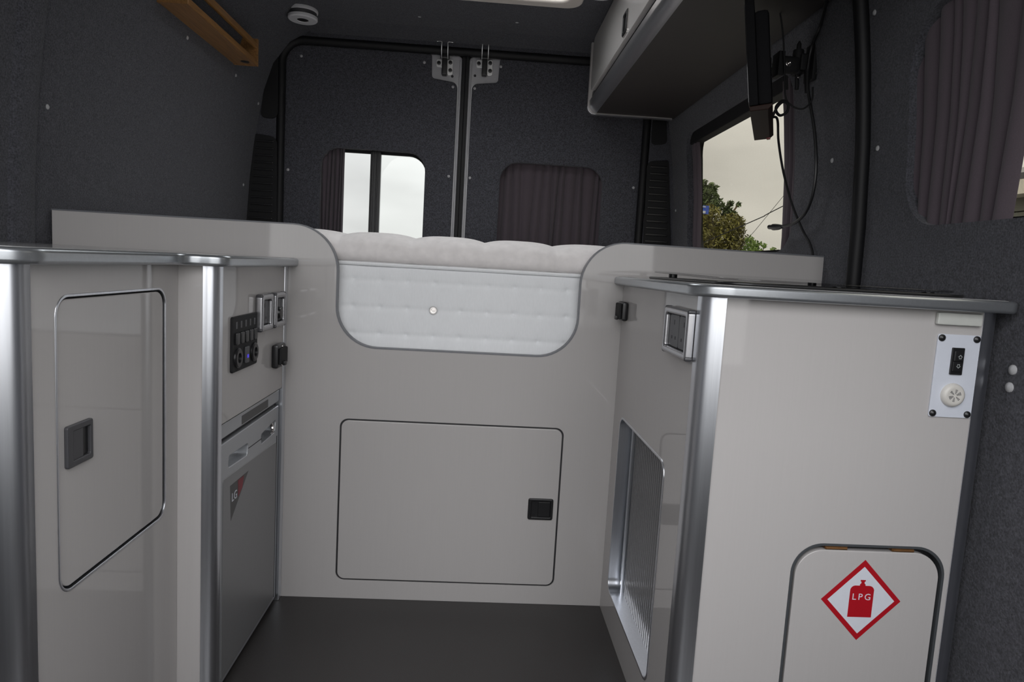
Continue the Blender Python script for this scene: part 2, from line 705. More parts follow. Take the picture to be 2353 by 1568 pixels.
SIDE_WIN = rrect(1.945, 2.95, 1.0, 1.515, (0.10, 0.10, 0.08, 0.08))
SLIDE_WIN = rrect(0.72, 1.425, 1.04, 1.47, (0.08, 0.10, 0.13, 0.10))
wr = struct('wall_right', cut(wall(1), [slab([SIDE_WIN], 'YZ', 0.7, 1.1), slab([SLIDE_WIN], 'YZ', 0.7, 1.1)]), CARPET)
wlf = struct('wall_left', wall(-1), CARPET)

# ceiling with the roof vent opening, sloping down to the rear door header
VX0, VX1, VY0, VY1 = -0.40, 0.285, 1.95, 2.60
cz = 1.905
ceil_sh = [slab([rrect(-0.80, 0.63, FLOOR_Y0, 3.03), rrect(VX0, VX1, VY0, VY1, 0.05)], 'XY', cz, cz + 0.05)]
ceil_sh.append(solid(grid(12, 2, lambda u, v: (-0.80 + 1.43 * u, 3.03 + 0.17 * v, cz - 0.020 * v)), 0.05, (0, 0, 1)))
ceil = struct('ceiling', ceil_sh, CARPET)

# rear wall: carpeted surround of the two rear doors
DO = rrect(-0.945, 0.752, 0.30, 1.872, (0.05, 0.05, 0.10, 0.10))
wre = struct('wall_rear', slab([rrect(-1.09, 0.92, 0.0, 1.90), DO], 'XZ', REAR, REAR + 0.10, 0.004), CARPET)

# unseen sill added behind the camera to hold light off the lower fronts
struct('front_light_sill', box(-1.09, 0.92, -0.06, -0.02, 0.0, 0.62), CARPET)

# carpeted pillar on the left wall (slightly proud)
zs = [0.02 + 1.76 * i / 40 for i in range(41)]
V = [Vector((xl(z) + 0.012 * (1 - (2 * u - 1) ** 4), 1.60 + 0.095 * u, z)) for z in zs for u in (0, 0.12, 0.3, 0.5, 0.7, 0.88, 1)]
F = [[j * 7 + i, j * 7 + i + 1, j * 7 + 8 + i, j * 7 + 7 + i] for j in range(40) for i in range(6)]
struct('trim_1', solid((V, F, 0), 0.02, (-1, 0, 0)), CARPET)

# sliding door: rubber seal on the right wall
zs = [0.0 + 1.85 * i / 30 for i in range(31)]
struct('trim_2', [tube([(xr(z) - 0.012, 1.575, z) for z in zs], 0.0165, 12), tube([(xr(z) - 0.006, 1.600, z) for z in zs], 0.010, 8)], RUBBER)

# black rubber frame round the rear door opening
dpath = rrect(-0.928, 0.735, 0.30, 1.858, (0.05, 0.05, 0.10, 0.10), 10)
struct('trim_3', tube([(u, REAR + 0.012, v) for u, v in dpath], 0.0185, 10, closed=True), RUBBER)

# pale screw caps pressed into the carpet (parts of the walls)
CAP = mesh_of('screw_cap', lathe([(0.0, 0.0035), (0.004, 0.003), (0.0062, 0.0012), (0.0066, -0.001)], (0, 0, 0), (0, -1, 0), 12), CAPM)
CAPB = mesh_of('screw_cap_large', lathe([(0.0, 0.005), (0.005, 0.0045), (0.0085, 0.002), (0.009, -0.001)], (0, 0, 0), (0, -1, 0), 14), CAPM)
for (y, z) in ((1.729, 1.227), (2.83, 1.60), (2.384, 1.60), (3.09, 1.20), (3.13, 1.56)):
    inst('screw_cap', CAP, wlf, (xl(z), y, z), (0, 0, R(90)))
for (y, z) in ((1.735, 1.227), (1.535, 1.224), (1.575 - 0.03, 1.52), (1.93, 1.62), (3.13, 1.21), (1.05, 1.3)):
    inst('screw_cap', CAP, wr, (xr(z), y, z), (0, 0, R(-90)))
for (y, z) in ((1.081, 0.786), (1.083, 0.756)):
    inst('screw_cap', CAPB, wr, (xr(z), y, z), (0, 0, R(-90)))
for (x, y) in ((-0.66, 2.80), (-0.30, 2.92), (0.10, 2.90), (-0.78, 2.75)):
    inst('screw_cap', CAP, ceil, (x, y, cz), (R(-90), 0, 0))

# ------------------------------------------------------------------ rear doors
DY = REAR + 0.035            # carpet face of the doors


def rear_door(name, s, label):
    """s = -1 left leaf, +1 right leaf; seam at X = -0.112"""
    sx = -0.112
    inner = sx + s * 0.033      # edge of carpet at the seam
    outer = -0.925 if s < 0 else 0.732
    plate0 = sx + s * 0.155
    pts = [(inner, 0.31), (outer, 0.31), (outer, 1.848), (plate0, 1.848), (plate0 - s * 0.004, 1.742), (inner, 1.728)]
    rads = [0, 0.03, 0.095, 0.012, 0.016, 0.03]
    if s < 0:
        wx = (-0.752, -0.276)
    else:
        wx = (0.072, 0.553)
    ztop = 1.405 if s < 0 else 1.39
    hole = rrect(wx[0], wx[1], 0.90, ztop, 0.085)
    d = struct(name, slab([round_poly(pts, rads, 10), hole], 'XZ', DY, DY + 0.028, 0.006), CARPET)
    d['label'] = label
    skin_in = sx + s * 0.016
    obj('door_skin', slab([rrect(min(outer, skin_in), max(outer, skin_in), 0.31, 1.85, 0.02), rrect(wx[0] - 0.006, wx[1] + 0.006, 0.89, ztop + 0.006, 0.09)], 'XZ', DY + 0.013, DY + 0.085, 0.004), PAINT, d)
    far = -0.965 if s < 0 else 0.772
    obj('outer_skin', slab([rrect(min(far, sx), max(far, sx), 0.27, 1.895, 0.0), rrect(wx[0] - 0.006, wx[1] + 0.006, 0.89, ztop + 0.006, 0.09)], 'XZ', REAR + 0.1005, REAR + 0.112), PAINT, d)
    # pressed lip along the seam
    obj('seam_lip', tube([(sx + s * 0.0225, DY + 0.012, 0.32 + 1.51 * k / 6) for k in range(7)], 0.0065, 8), PAINT, d)
    obj('seam_rubber', box(min(sx + s * 0.0165, sx), max(sx + s * 0.0165, sx), DY + 0.002, DY + 0.064, 0.32, 1.866, 0.003), RUBBER, d)
    # door check latch: base plate, bolts, hook body, two rods
    lx, lz = (-0.207, 1.775) if s < 0 else (-0.026, 1.785)
    yb = DY + 0.012
    pl = obj('latch_plate', slab([round_poly([(lx - 0.038, lz + 0.018), (lx - 0.038, lz + 0.052), (lx + 0.036, lz + 0.055), (lx + 0.037, lz - 0.012), (lx + 0.014, lz - 0.016), (lx + 0.008, lz + 0.016)], 0.007)], 'XZ', yb - 0.005, yb + 0.001, 0.001), ZINC, d)
    for (bx, bz) in ((-0.027, 0.035), (0.025, 0.040), (0.026, 0.006)):
        obj('bolt', lathe([(0, 0.012), (0.004, 0.012), (0.0045, 0.008), (0.0085, 0.0075), (0.009, 0)], (lx + bx, yb - 0.004, lz + bz), (0, -1, 0), 12), BLACK, pl)
    ht = obj('latch_hook', [box(lx - 0.012, lx + 0.012, yb - 0.034, yb - 0.002, lz - 0.022, lz + 0.052, 0.005),
                            box(lx - 0.020, lx + 0.020, yb - 0.030, yb - 0.004, lz + 0.048, lz + 0.072, 0.006)], BLACK, d)
    rods = []
    for q in (-1, 1):
        rods.append(tube(catmull([(lx + q * 0.014, yb - 0.03, lz + 0.050), (lx + q * 0.014, yb - 0.052, lz + 0.066), (lx + q * 0.014, yb - 0.060, lz + 0.095), (lx + q * 0.014, yb - 0.058, lz + 0.112), (lx + q * 0.024, yb - 0.056, lz + 0.116), (lx + q * 0.036, yb - 0.054, lz + 0.114)], 5), 0.0022, 6))
    obj('latch_rods', rods, ZINC, ht)
    obj('latch_hole', lathe([(0.006, 0.0008), (0.006, 0)], (lx + (0.036 if s < 0 else -0.042), yb - 0.0003, lz - 0.018), (0, -1, 0), 12), GAP, d)
    return d


d1 = rear_door('door_1', -1, 'grey carpeted rear door leaf with clear window and mauve curtain')
d2 = rear_door('door_2', 1, 'grey carpeted rear door leaf with fully curtained window')
for (x, z, dd) in ((-0.849, 1.795, d1), (-0.898, 1.291, d1), (-0.299, 1.806, d1), (-0.165, 1.708, d1), (-0.166, 1.308, d1),
                   (0.048, 1.812, d2), (-0.066, 1.708, d2), (-0.068, 1.307, d2), (0.699, 1.31, d2)):
    inst('screw_cap', CAP, dd, (x, DY, z))

# windows of the rear doors
w1 = struct('window_1', [slab([rrect(-0.79, -0.24, 0.86, 1.44, 0.09), rrect(-0.748, -0.28, 0.905, 1.40, 0.08)], 'XZ', DY + 0.088, DY + 0.108)], BLACKM)
obj('pane', slab([rrect(-0.775, -0.53, 0.87, 1.43, 0.01)], 'XZ', DY + 0.100, DY + 0.104), G_MESH, w1)
obj('pane', slab([rrect(-0.535, -0.255, 0.87, 1.43, 0.01)], 'XZ', DY + 0.094, DY + 0.098), G_REAR, w1)
obj('glazing_bar', [box(-0.538, -0.489, DY + 0.070, DY + 0.093, 0.88, 1.42, 0.003), box(-0.530, -0.522, DY + 0.062, DY + 0.075, 0.88, 1.42, 0.002), box(-0.508, -0.502, DY + 0.062, DY + 0.075, 0.88, 1.42, 0.002)], BLACK, w1)
w2 = struct('window_2', [slab([rrect(0.035, 0.59, 0.86, 1.43, 0.09), rrect(0.076, 0.549, 0.905, 1.385, 0.08)], 'XZ', DY + 0.088, DY + 0.108)], BLACKM)
obj('pane', slab([rrect(0.05, 0.575, 0.87, 1.42, 0.05)], 'XZ', DY + 0.100, DY + 0.104), G_REAR, w2)

# ------------------------------------------------------------------ side windows
def lean_in(sh):
    """The upper side walls lean inwards; so do their windows and curtains."""
    V, F, mi = sh
    return ([Vector((v[0] + (xr(v[2]) - xr(1.0)) - 0.003, v[1], v[2])) for v in V], F, mi)


w3 = struct('window_3', [lean_in(slab([rrect(1.90, 2.99, 0.955, 1.56, 0.11), rrect(1.955, 2.94, 1.012, 1.503, 0.09)], 'YZ', 0.952, 0.968))], BLACKM)
obj('pane', lean_in(slab([rrect(1.93, 2.965, 0.985, 1.535, 0.09)], 'YZ', 0.960, 0.964)), G_SIDE, w3)
obj('top_bar', lean_in(box(0.915, 0.955, 1.96, 2.94, 1.472, 1.53, 0.004)), BLACKM, w3)
w4 = struct('window_4', [lean_in(slab([rrect(0.68, 1.465, 1.0, 1.51, 0.13), rrect(0.73, 1.415, 1.05, 1.46, 0.11)], 'YZ', 0.952, 0.968))], BLACKM)
obj('pane', lean_in(slab([rrect(0.70, 1.45, 1.02, 1.49, 0.12)], 'YZ', 0.960, 0.964)), G_SIDE, w4)


# ------------------------------------------------------------------ curtains
def curtain(name, plane, u0, u1, v0, v1, w, amp, folds, label, lean=0.0, seed=0, group=None):
    rnd = random.Random(seed)
    nf = folds
    edges = [0]
    for k in range(nf):
        edges.append(edges[-1] + rnd.uniform(0.6, 1.4))
    tot = edges[-1]
    edges = [q / tot for q in edges]
    amps = [amp * rnd.uniform(0.6, 1.25) for _ in range(nf)]
    ph = [rnd.uniform(-0.012, 0.012) for _ in range(nf + 1)]
    nu, nv = nf * 10, 16
    fn = PLANES[plane]

    def pt(u, v):
        for k in range(nf):
            if u <= edges[k + 1] + 1e-9:
                break
        t = (u - edges[k]) / (edges[k + 1] - edges[k])
        d = amps[k] * (math.sin(math.pi * t) ** 0.8 - 0.5) * (0.75 + 0.35 * (1 - v))
        uu = u0 + (u1 - u0) * u + (ph[k] * (1 - t) + ph[k + 1] * t) * (v - 0.5) * 2 * min(1, u * (1 - u) * 8)
        uu += lean * (1 - v) * u
        return fn(uu, v0 + (v1 - v0) * v, w - d)
    sh = grid(nu, nv, pt)
    if plane == 'YZ':
        sh = lean_in(sh)
    dirv = fn(0, 0, 1)
    o = obj(name, solid(sh, 0.0015, dirv), CURT, None, 60)
    return tag(o, label, 'curtain', group)


curtain('curtain', 'XZ', -0.77, -0.655, 0.88, 1.44, DY + 0.052, 0.020, 7, 'mauve curtain bunched at left of the clear rear door window', 0, 3)
curtain('curtain', 'XZ', 0.050, 0.580, 0.88, 1.43, DY + 0.050, 0.024, 13, 'mauve curtain drawn fully across the right rear door window', 0, 5)
curtain('curtain', 'YZ', 2.865, 3.00, 0.985, 1.50, 0.928, 0.016, 5, 'mauve curtain gathered at far end of the side window', 0, 8)
curtain('curtain', 'YZ', 1.93, 2.055, 0.985, 1.50, 0.918, 0.014, 4, 'mauve curtain gathered behind the hanging television cables', 0, 9)
curtain('curtain', 'YZ', 1.45, 1.100, 1.02, 1.50, 0.922, 0.014, 9, 'mauve curtain across the sliding door window at far right', 0.065, 12)

# ------------------------------------------------------------------ pillar vents
def vent(name, poly, rads, ribs, label):
    t = thing(name, label, 'vent', (sum(p[0] for p in poly) / len(poly), REAR, min(p[1] for p in poly)))
    out = round_poly(poly, rads, 6)
    obj('panel', slab([out], 'XZ', REAR - 0.006, REAR + 0.002, 0.002), BLACKM, t)
    for (x0, x1, z) in ribs:
        obj('slat', box(x0, x1, REAR - 0.012, REAR - 0.004, z - 0.004, z + 0.004, 0.002), BLACK, t)
    return t


lowL = [(-1.078, 1.00), (-0.932, 1.00), (-0.938, 1.428), (-1.038, 1.436)]
ribsL = []
for k in range(12):
    z = 1.405 - k * 0.031
    f = (1.43 - z) / 0.43
    ribsL.append((-1.026 - 0.036 * f, -0.952, z))
vent('pillar_vent', lowL, [0, 0, 0.035, 0.012], ribsL, 'tall black slatted vent in the left rear pillar')
vent('pillar_vent', [(-1.012, 1.508), (-0.936, 1.505), (-0.940, 1.82), (-0.984, 1.825)], [0.02, 0.03, 0.02, 0.02], [], 'smooth black tapered cover high on the left rear pillar')
lowR = [(0.757, 1.00), (0.893, 1.00), (0.845, 1.440), (0.745, 1.428)]
ribsR = []
for k in range(12):
    z = 1.405 - k * 0.031
    f = (1.43 - z) / 0.43
    ribsR.append((0.762, 0.838 + 0.034 * f, z))
vent('pillar_vent', lowR, [0, 0, 0.012, 0.03], ribsR, 'tall black slatted vent in the right rear pillar')
vent('pillar_vent', [(0.757, 1.502), (0.832, 1.512), (0.806, 1.72), (0.755, 1.72)], [0.02, 0.02, 0.02, 0.02], [], 'smooth black cover on the right rear pillar below the locker')

# ------------------------------------------------------------------ bed front panel
PY = 1.748


def bed_path():
    return round_poly([(-1.062, 0.985), (-0.361, 0.985), (-0.361, 0.680), (0.263, 0.680), (0.263, 0.987), (0.900, 0.982)], [0, 0.112, 0.105, 0.105, 0.112, 0], 12, closed=False)


bp = thing('bed_front_panel', 'large beige gloss panel with dipped top edge closing off the bed', 'panel', (-0.08, PY, 0))
DOOR = (-0.343, 0.245, 0.051, 0.492)
hole = rrect(*DOOR, 0.022)
obj('board', slab([bed_path() + [(0.900, 0.0), (-1.062, 0.0)], hole], 'XZ', PY, PY + 0.018, 0.0008), LAM, bp)
obj('edge_trim', ribbon([(u, v + 0.0005) for u, v in bed_path()], 'XZ', PY - 0.0015, PY + 0.02, 0.0032), TRIM, bp)
obj('door_gasket', slab([rrect(DOOR[0] - 0.0005, DOOR[1] + 0.0005, DOOR[2] - 0.0005, DOOR[3] + 0.0005, 0.022), rrect(DOOR[0] + 0.006, DOOR[1] - 0.006, DOOR[2] + 0.006, DOOR[3] - 0.006, 0.018)], 'XZ', PY + 0.004, PY + 0.02), GAP, bp)
dr = obj('door', slab([rrect(DOOR[0] + 0.0042, DOOR[1] - 0.0042, DOOR[2] + 0.0042, DOOR[3] - 0.0042, 0.019)], 'XZ', PY - 0.0005, PY + 0.017, 0.0018), LAM, bp)


def latch_xz(parent, cx, cz_, y, w, h):
    fr = slab([rrect(cx - w / 2, cx + w / 2, cz_ - h / 2, cz_ + h / 2, 0.005), rrect(cx - w * 0.37, cx + w * 0.40, cz_ - h * 0.37, cz_ + h * 0.37, 0.002)], 'XZ', y - 0.006, y + 0.002, 0.002)
    pad = box(cx - w * 0.10, cx + w * 0.38, y - 0.0045, y + 0.001, cz_ - h * 0.35, cz_ + h * 0.35, 0.0015)
    back = box(cx - w * 0.37, cx + w * 0.40, y - 0.0012, y + 0.001, cz_ - h * 0.37, cz_ + h * 0.37)
    return obj('latch', [fr, pad, back], BLACK, parent)


latch_xz(dr, 0.195, 0.269, PY, 0.067, 0.058)

# ------------------------------------------------------------------ bed platform and mattress
tag(obj('bed_platform', [box(-1.05, 0.885, 1.78, 3.14, 0.595, 0.615), box(-1.05, 0.885, 1.80, 1.84, 0.0, 0.595), box(-1.05, 0.885, 3.08, 3.12, 0.0, 0.595)], mat('plywood', (0.35, 0.25, 0.15), 0.6, scale=30, var=0.2)),
    'plywood bed platform hidden behind the beige bed panel', 'bed')

MX0, MX1, MY0, MY1 = -1.04, 0.875, 1.802, 3.12
mt = thing('mattress', 'thick pale mattress with quilted side showing in the panel dip', 'mattress', (-0.08, 2.4, 0.615))
PITCH = 0.0705


def front(u, v):
    x = MX0 + (MX1 - MX0) * u
    z = 0.617 + 0.278 * v
    gx = (x + 0.117) / PITCH
    gz = (z - 0.783) / PITCH
    fx = gx - round(gx)
    fz = gz - round(gz)
    pinch = math.exp(-((fx * PITCH) ** 2 + (fz * PITCH) ** 2) / (2 * 0.0042 ** 2))
    soft = math.exp(-((fx * PITCH) ** 2 + (fz * PITCH) ** 2) / (2 * 0.014 ** 2))
    crease = math.exp(-(fz * PITCH) ** 2 / (2 * 0.0045 ** 2)) * 0.0012
    bulge = 0.010 * (1 - (2 * v - 1) ** 2)
    wob = 0.002 * noise.noise(Vector((x * 6, z * 9, 1.7)))
    return (x, MY0 - bulge + 0.0045 * pinch + 0.0028 * soft + 1.5 * crease + wob, z)


obj('quilted_side', grid(480, 68, front), MATT, mt, 180)
obj('core', box(MX0, MX1, MY0 + 0.006, MY1, 0.617, 0.895, 0.01), MATT, mt)


_pr = catmull([(0.012, 0.897, 0), (-0.012, 0.905, 0), (-0.022, 0.925, 0), (-0.016, 0.950, 0), (0.008, 0.969, 0), (0.045, 0.977, 0), (0.11, 0.980, 0), (0.30, 0.982, 0), (0.75, 0.982, 0), (1.32, 0.980, 0)], 10)
TOPPER_PROF = [(p.x, p.y) for p in _pr]


def topper(u, v):
    # profile from the front seam up and over, then back along the top
    x = MX0 + (MX1 - MX0) * u
    y, z = TOPPER_PROF[min(int(round(v * 90)), 90)]
    y += MY0
    s = (x + 0.180) / 0.19
    f = abs(s - round(s)) * 2
    puff = (1 - (1 - f) ** 3) * 0.011
    w = min(1, max(0, (z - 0.915) / 0.05))
    sec = abs((x + 0.085) / 0.095 - round((x + 0.085) / 0.095))
    z += (puff - 0.009) * w + 0.002 * noise.noise(Vector((x * 5, y * 5, 0.3))) * w
    y -= (puff - 0.008) * (1 - w) * 0.6 + 0.0025 * noise.noise(Vector((x * 12, z * 20, 4.3)))
    y += 0.0015 * math.exp(-(sec * 0.095) ** 2 / (2 * 0.002 ** 2))
    return (x, y, z)


obj('topper', grid(420, 90, topper), TOPPER, mt, 180)
obj('piping', [tube([(MX0 + (MX1 - MX0) * k / 60, MY0 - 0.004 + 0.0012 * math.sin(k), 0.8955) for k in range(61)], 0.0052, 8)], MATT, mt)
st = obj('press_stud', lathe([(0, 0.0035), (0.0035, 0.0035), (0.0038, 0.001), (0.0055, 0.001), (0.006, 0.0065), (0.0085, 0.0065), (0.0108, 0.003), (0.0112, -0.004)], (-0.117, MY0 - 0.0075, 0.783), (0, -1, 0), 24), CHROME, mt)
st['label'] = 'round chrome press stud'

# ------------------------------------------------------------------ left units
XF, XD = -0.486, -0.556        # aisle faces: fridge housing, cupboard


def corner_post(cx, cy, r, sx, sy, z0, z1, fl=0.006):
    """Rounded extrusion whose outer corner would be (cx, cy); sx, sy point outwards."""
    ox, oy = cx - sx * r, cy - sy * r
    P = []
    for k in range(13):
        a = math.pi / 2 * k / 12
        P.append((ox + sx * r * math.cos(a), oy + sy * r * math.sin(a)))
    P = [(ox + sx * (r + 0.001), oy - sy * fl)] + P + [(ox - sx * fl, oy + sy * (r + 0.001)), (ox - sx * fl, oy + sy * (r - 0.012)), (ox + sx * (r - 0.012), oy - sy * fl)]
    return prism(P, z0, z1)


# cupboard nearest the camera
cb = thing('side_cupboard', 'beige gloss cupboard with rounded door nearest the camera on left', 'cupboard', (-0.80, 1.02, 0))
CD = (0.917, 1.235, 0.418, 0.838)
obj('side_panel', slab([rrect(0.860, 1.285, 0.0, 0.879), rrect(*CD, 0.030)], 'YZ', XD - 0.018, XD, 0.0006), LAM, cb)
obj('end_panel', box(-1.055, XD - 0.022, 0.837, 0.855, 0.0, 0.879), LAM, cb)
obj('corner_post', corner_post(XD + 0.002, 0.835, 0.026, 1, -1, 0.0, 0.879, 0.005), ALU, cb)
obj('carcass', [box(-1.055, -1.04, 0.86, 1.28, 0.0, 0.87), box(-1.04, XD - 0.02, 0.86, 1.28, 0.0, 0.02)], LAM, cb)
obj('door_trim', slab([rrect(CD[0] - 0.0005, CD[1] + 0.0005, CD[2] - 0.0005, CD[3] + 0.0005, 0.030), rrect(CD[0] + 0.0035, CD[1] - 0.0035, CD[2] + 0.0035, CD[3] - 0.0035, 0.026)], 'YZ', XD - 0.018, XD + 0.0012, 0.0008), ALU, cb)
cdoor = obj('door', slab([rrect(CD[0] + 0.0065, CD[1] - 0.0065, CD[2] + 0.0065, CD[3] - 0.0065, 0.024)], 'YZ', XD - 0.017, XD - 0.0015, 0.0015), LAM, cb)
obj('door_gasket', slab([rrect(CD[0], CD[1], CD[2], CD[3], 0.03), rrect(CD[0] + 0.012, CD[1] - 0.012, CD[2] + 0.012, CD[3] - 0.012, 0.02)], 'YZ', XD - 0.022, XD - 0.016), GAP, cb)
ly, lz = 0.967, 0.626
lat = obj('latch', [slab([rrect(ly - 0.031, ly + 0.031, lz - 0.030, lz + 0.030, 0.004), rrect(ly - 0.018, ly + 0.024, lz - 0.021, lz + 0.021, 0.002)], 'YZ', XD - 0.002, XD + 0.004, 0.0015),
                    box(XD - 0.001, XD + 0.003, ly - 0.018, ly + 0.007, lz - 0.021, lz + 0.021, 0.001)], CHAR, cdoor)
lat['label'] = 'dark grey flush latch'
obj('latch_recess', box(XD - 0.0015, XD - 0.0005, ly - 0.018, ly + 0.024, lz - 0.021, lz + 0.021), BLACK, cdoor)

# fridge housing
fh = thing('fridge_housing', 'beige gloss housing above and around the silver fridge', 'cabinet', (-0.78, 1.50, 0))
obj('upper_panel', box(XF - 0.018, XF, 1.304, 1.722, 0.572, 0.879, 0.0006), LAM, fh)
obj('end_panel', box(XD, XF - 0.018, 1.285, 1.303, 0.0, 0.879), LAM, fh)
obj('inner_panel', box(-1.055, XF - 0.03, 1.303, 1.318, 0.0, 0.879), LAM, fh)
obj('corner_post', corner_post(XF + 0.002, 1.283, 0.022, 1, -1, 0.0, 0.879, 0.004), ALU, fh)
obj('side_strip', [box(XF - 0.018, XF + 0.002, 1.723, 1.7465, 0.0, 0.879, 0.002)], ALU, fh)

# fridge
fx = XF - 0.006
fr = thing('fridge', 'silver compact fridge with triangular sticker built under the left worktop', 'fridge', (-0.76, 1.50, 0))
FY0, FY1 = 1.322, 1.719
obj('body', box(-1.02, fx - 0.045, FY0, FY1, 0.004, 0.566), FRIDGE, fr)
stp = obj('control_strip', box(fx - 0.044, fx, FY0, FY1, 0.537, 0.5665, 0.0025), FRIDGE, fr)
dl = obj('control_label', box(fx - 0.001, fx + 0.0006, 1.448, 1.628, 0.5405, 0.5595, 0.0003), DISPLAY, stp)
obj('control_gap', box(fx - 0.04, fx - 0.010, FY0, FY1, 0.527, 0.538), GAP, fr)
rec1 = round_poly([(1.372, 0.468), (1.488, 0.462), (1.492, 0.488), (1.376, 0.492)], 0.006, 4)
rec2 = round_poly([(1.585, 0.461), (1.690, 0.463), (1.697, 0.494), (1.580, 0.484)], 0.006, 4)
fd = obj('door', slab([rrect(FY0, FY1, 0.012, 0.526, 0.006), rec1, rec2], 'YZ', fx - 0.045, fx, 0.0022), FRIDGE, fr)
for (a, b) in ((1.36, 1.50), (1.57, 1.71)):
    obj('handle_recess', box(fx - 0.040, fx - 0.022, a, b, 0.455, 0.50), FRIDGE, fd)
obj('handle_lip', tube(catmull([(fx - 0.003, 1.668, 0.490), (fx + 0.002, 1.662, 0.478), (fx - 0.003, 1.668, 0.466)], 5), 0.004, 8), CHROME, fd)
obj('door_skin', slab([round_poly([(1.342, 0.022), (1.700, 0.022), (1.700, 0.436), (1.342, 0.452)], 0.006, 4)], 'YZ', fx - 0.002, fx + 0.0012, 0.001), FRIDGE_D, fd)
obj('door_seam', [ribbon([(1.492, 0.476), (1.582, 0.474)], 'YZ', fx - 0.001, fx + 0.0006, 0.0016), ribbon([(1.704, 0.02), (1.704, 0.45)], 'YZ', fx - 0.001, fx + 0.0006, 0.003)], GAP, fd)
obj('plinth', box(-1.0, fx - 0.02, FY0, FY1, 0.0, 0.011), GAP, fr)
# sticker: dark triangle with a red corner and lettering
sx_ = fx + 0.0014
skn = obj('sticker', [slab([[(1.386, 0.350), (1.491, 0.425), (1.380, 0.427)]], 'YZ', sx_ - 0.0004, sx_, 0, 0),
                      slab([[(1.428, 0.388), (1.452, 0.4005), (1.462, 0.424), (1.425, 0.4245)]], 'YZ', sx_, sx_ + 0.0003, 0, 1),
                      text_shape('LG', 0.026, (sx_ + 0.0002, 1.405, 0.397), (0, 1, 0), (0, 0, 1), (1, 0, 0), 0.0002, 2)], [DISPLAY, mat('red_gradient_print', (0.20, 0.006, 0.018), 0.4, scale=30, var=0.35), STICKW], fd)
skn['label'] = 'dark triangular sticker with white letters and red corner'

# left worktop
wt = thing('worktop', 'worktop with silver wavy edge over the left cupboard and fridge', 'worktop', (-0.78, 1.26, 0.879))
lw = round_poly([(-1.057, 0.812), (-0.533, 0.812), (-0.533, 1.258), (-0.459, 1.258), (-0.459, 1.7465), (-1.057, 1.7465)], [0, 0.055, 0.030, 0.032, 0, 0], 10)
obj('edging', slab([lw], 'XY', 0.879, 0.8995, 0.006, 0, 4), EDGE, wt)
lwi = round_poly([(-1.055, 0.822), (-0.542, 0.822), (-0.542, 1.267), (-0.469, 1.267), (-0.469, 1.7455), (-1.055, 1.7455)], [0, 0.05, 0.022, 0.02, 0, 0], 8)
obj('surface', slab([lwi], 'XY', 0.8985, 0.9003), TOPL, wt)


# sockets on the aisle faces ------------------------------------------------
def uk_socket(name, label, xface, s, y0, y1, z0, z1, gangs, knob=False):
    """s = +1: faces +X (left units), -1: faces -X."""
    t = thing(name, label, 'socket', (xface, (y0 + y1) / 2, z0))
    d = 0.017

    def sl(loops, a, b, bev=0.0, mi=0):
        return slab(loops, 'YZ', min(xface + s * a, xface + s * b), max(xface + s * a, xface + s * b), bev, mi)
    obj('surround', sl([rrect(y0, y1, z0, z1, 0.008), rrect(y0 + 0.014, y1 - 0.014, z0 + 0.013, z1 - 0.013, 0.004)], 0, d, 0.005), mat('gunmetal_satin_surround', (0.42, 0.42, 0.435), 0.25, 0.9, scale=150, var=0.04), t)
    cap = []
    for (yy, zz) in ((y0, z0), (y1, z0), (y0, z1), (y1, z1)):
        ya, yb = (yy - 0.0008, yy + 0.010) if yy == y0 else (yy - 0.010, yy + 0.0008)
        za, zb = (zz - 0.0008, zz + 0.008) if zz == z0 else (zz - 0.008, zz + 0.0008)
        o = obj('corner', box(min(xface + s * 0.001, xface + s * 0.0166), max(xface + s * 0.001, xface + s * 0.0166), ya, yb, za, zb, 0.004), CHAR, t)
    g = (y1 - y0 - 0.030) / gangs
    for k in range(gangs):
        a = y0 + 0.015 + g * k
        ins = obj('insert', sl([rrect(a + 0.001, a + g - 0.001, z0 + 0.014, z1 - 0.014, 0.004)], 0.001, 0.008, 0.001), CHAR, t)
        c = a + g / 2
        zc = (z0 + z1) / 2
        if knob:
            obj('plug', lathe([(0, 0.010), (0.012, 0.0095), (0.014, 0.007), (0.015, 0.0)], (xface + s * 0.0075, c, zc - 0.008), (s, 0, 0), 20), BLACK, t)
        else:
            sx0 = xface + s * 0.0082
            for (hy, hz, hw, hh) in ((0, 0.0155, 0.0022, 0.0045), (-0.011, -0.013, 0.003, 0.003), (0.011, -0.013, 0.003, 0.003)):
                obj('pin_hole', box(min(sx0, sx0 - s * 0.002), max(sx0, sx0 - s * 0.002), c + hy - hw, c + hy + hw, zc + hz - hh, zc + hz + hh), GAP, ins)
    return t


uk_socket('mains_socket', 'silver framed single mains socket beside the black switch panel', XF, 1, 1.503, 1.586, 0.735, 0.817, 1)
uk_socket('mains_socket', 'silver framed outlet with black plug nearest the bed panel', XF, 1, 1.604, 1.686, 0.735, 0.817, 1, True)
uk_socket('mains_socket', 'silver framed double mains socket on the right aisle face', 0.375, -1, 1.136, 1.286, 0.765, 0.853, 2)

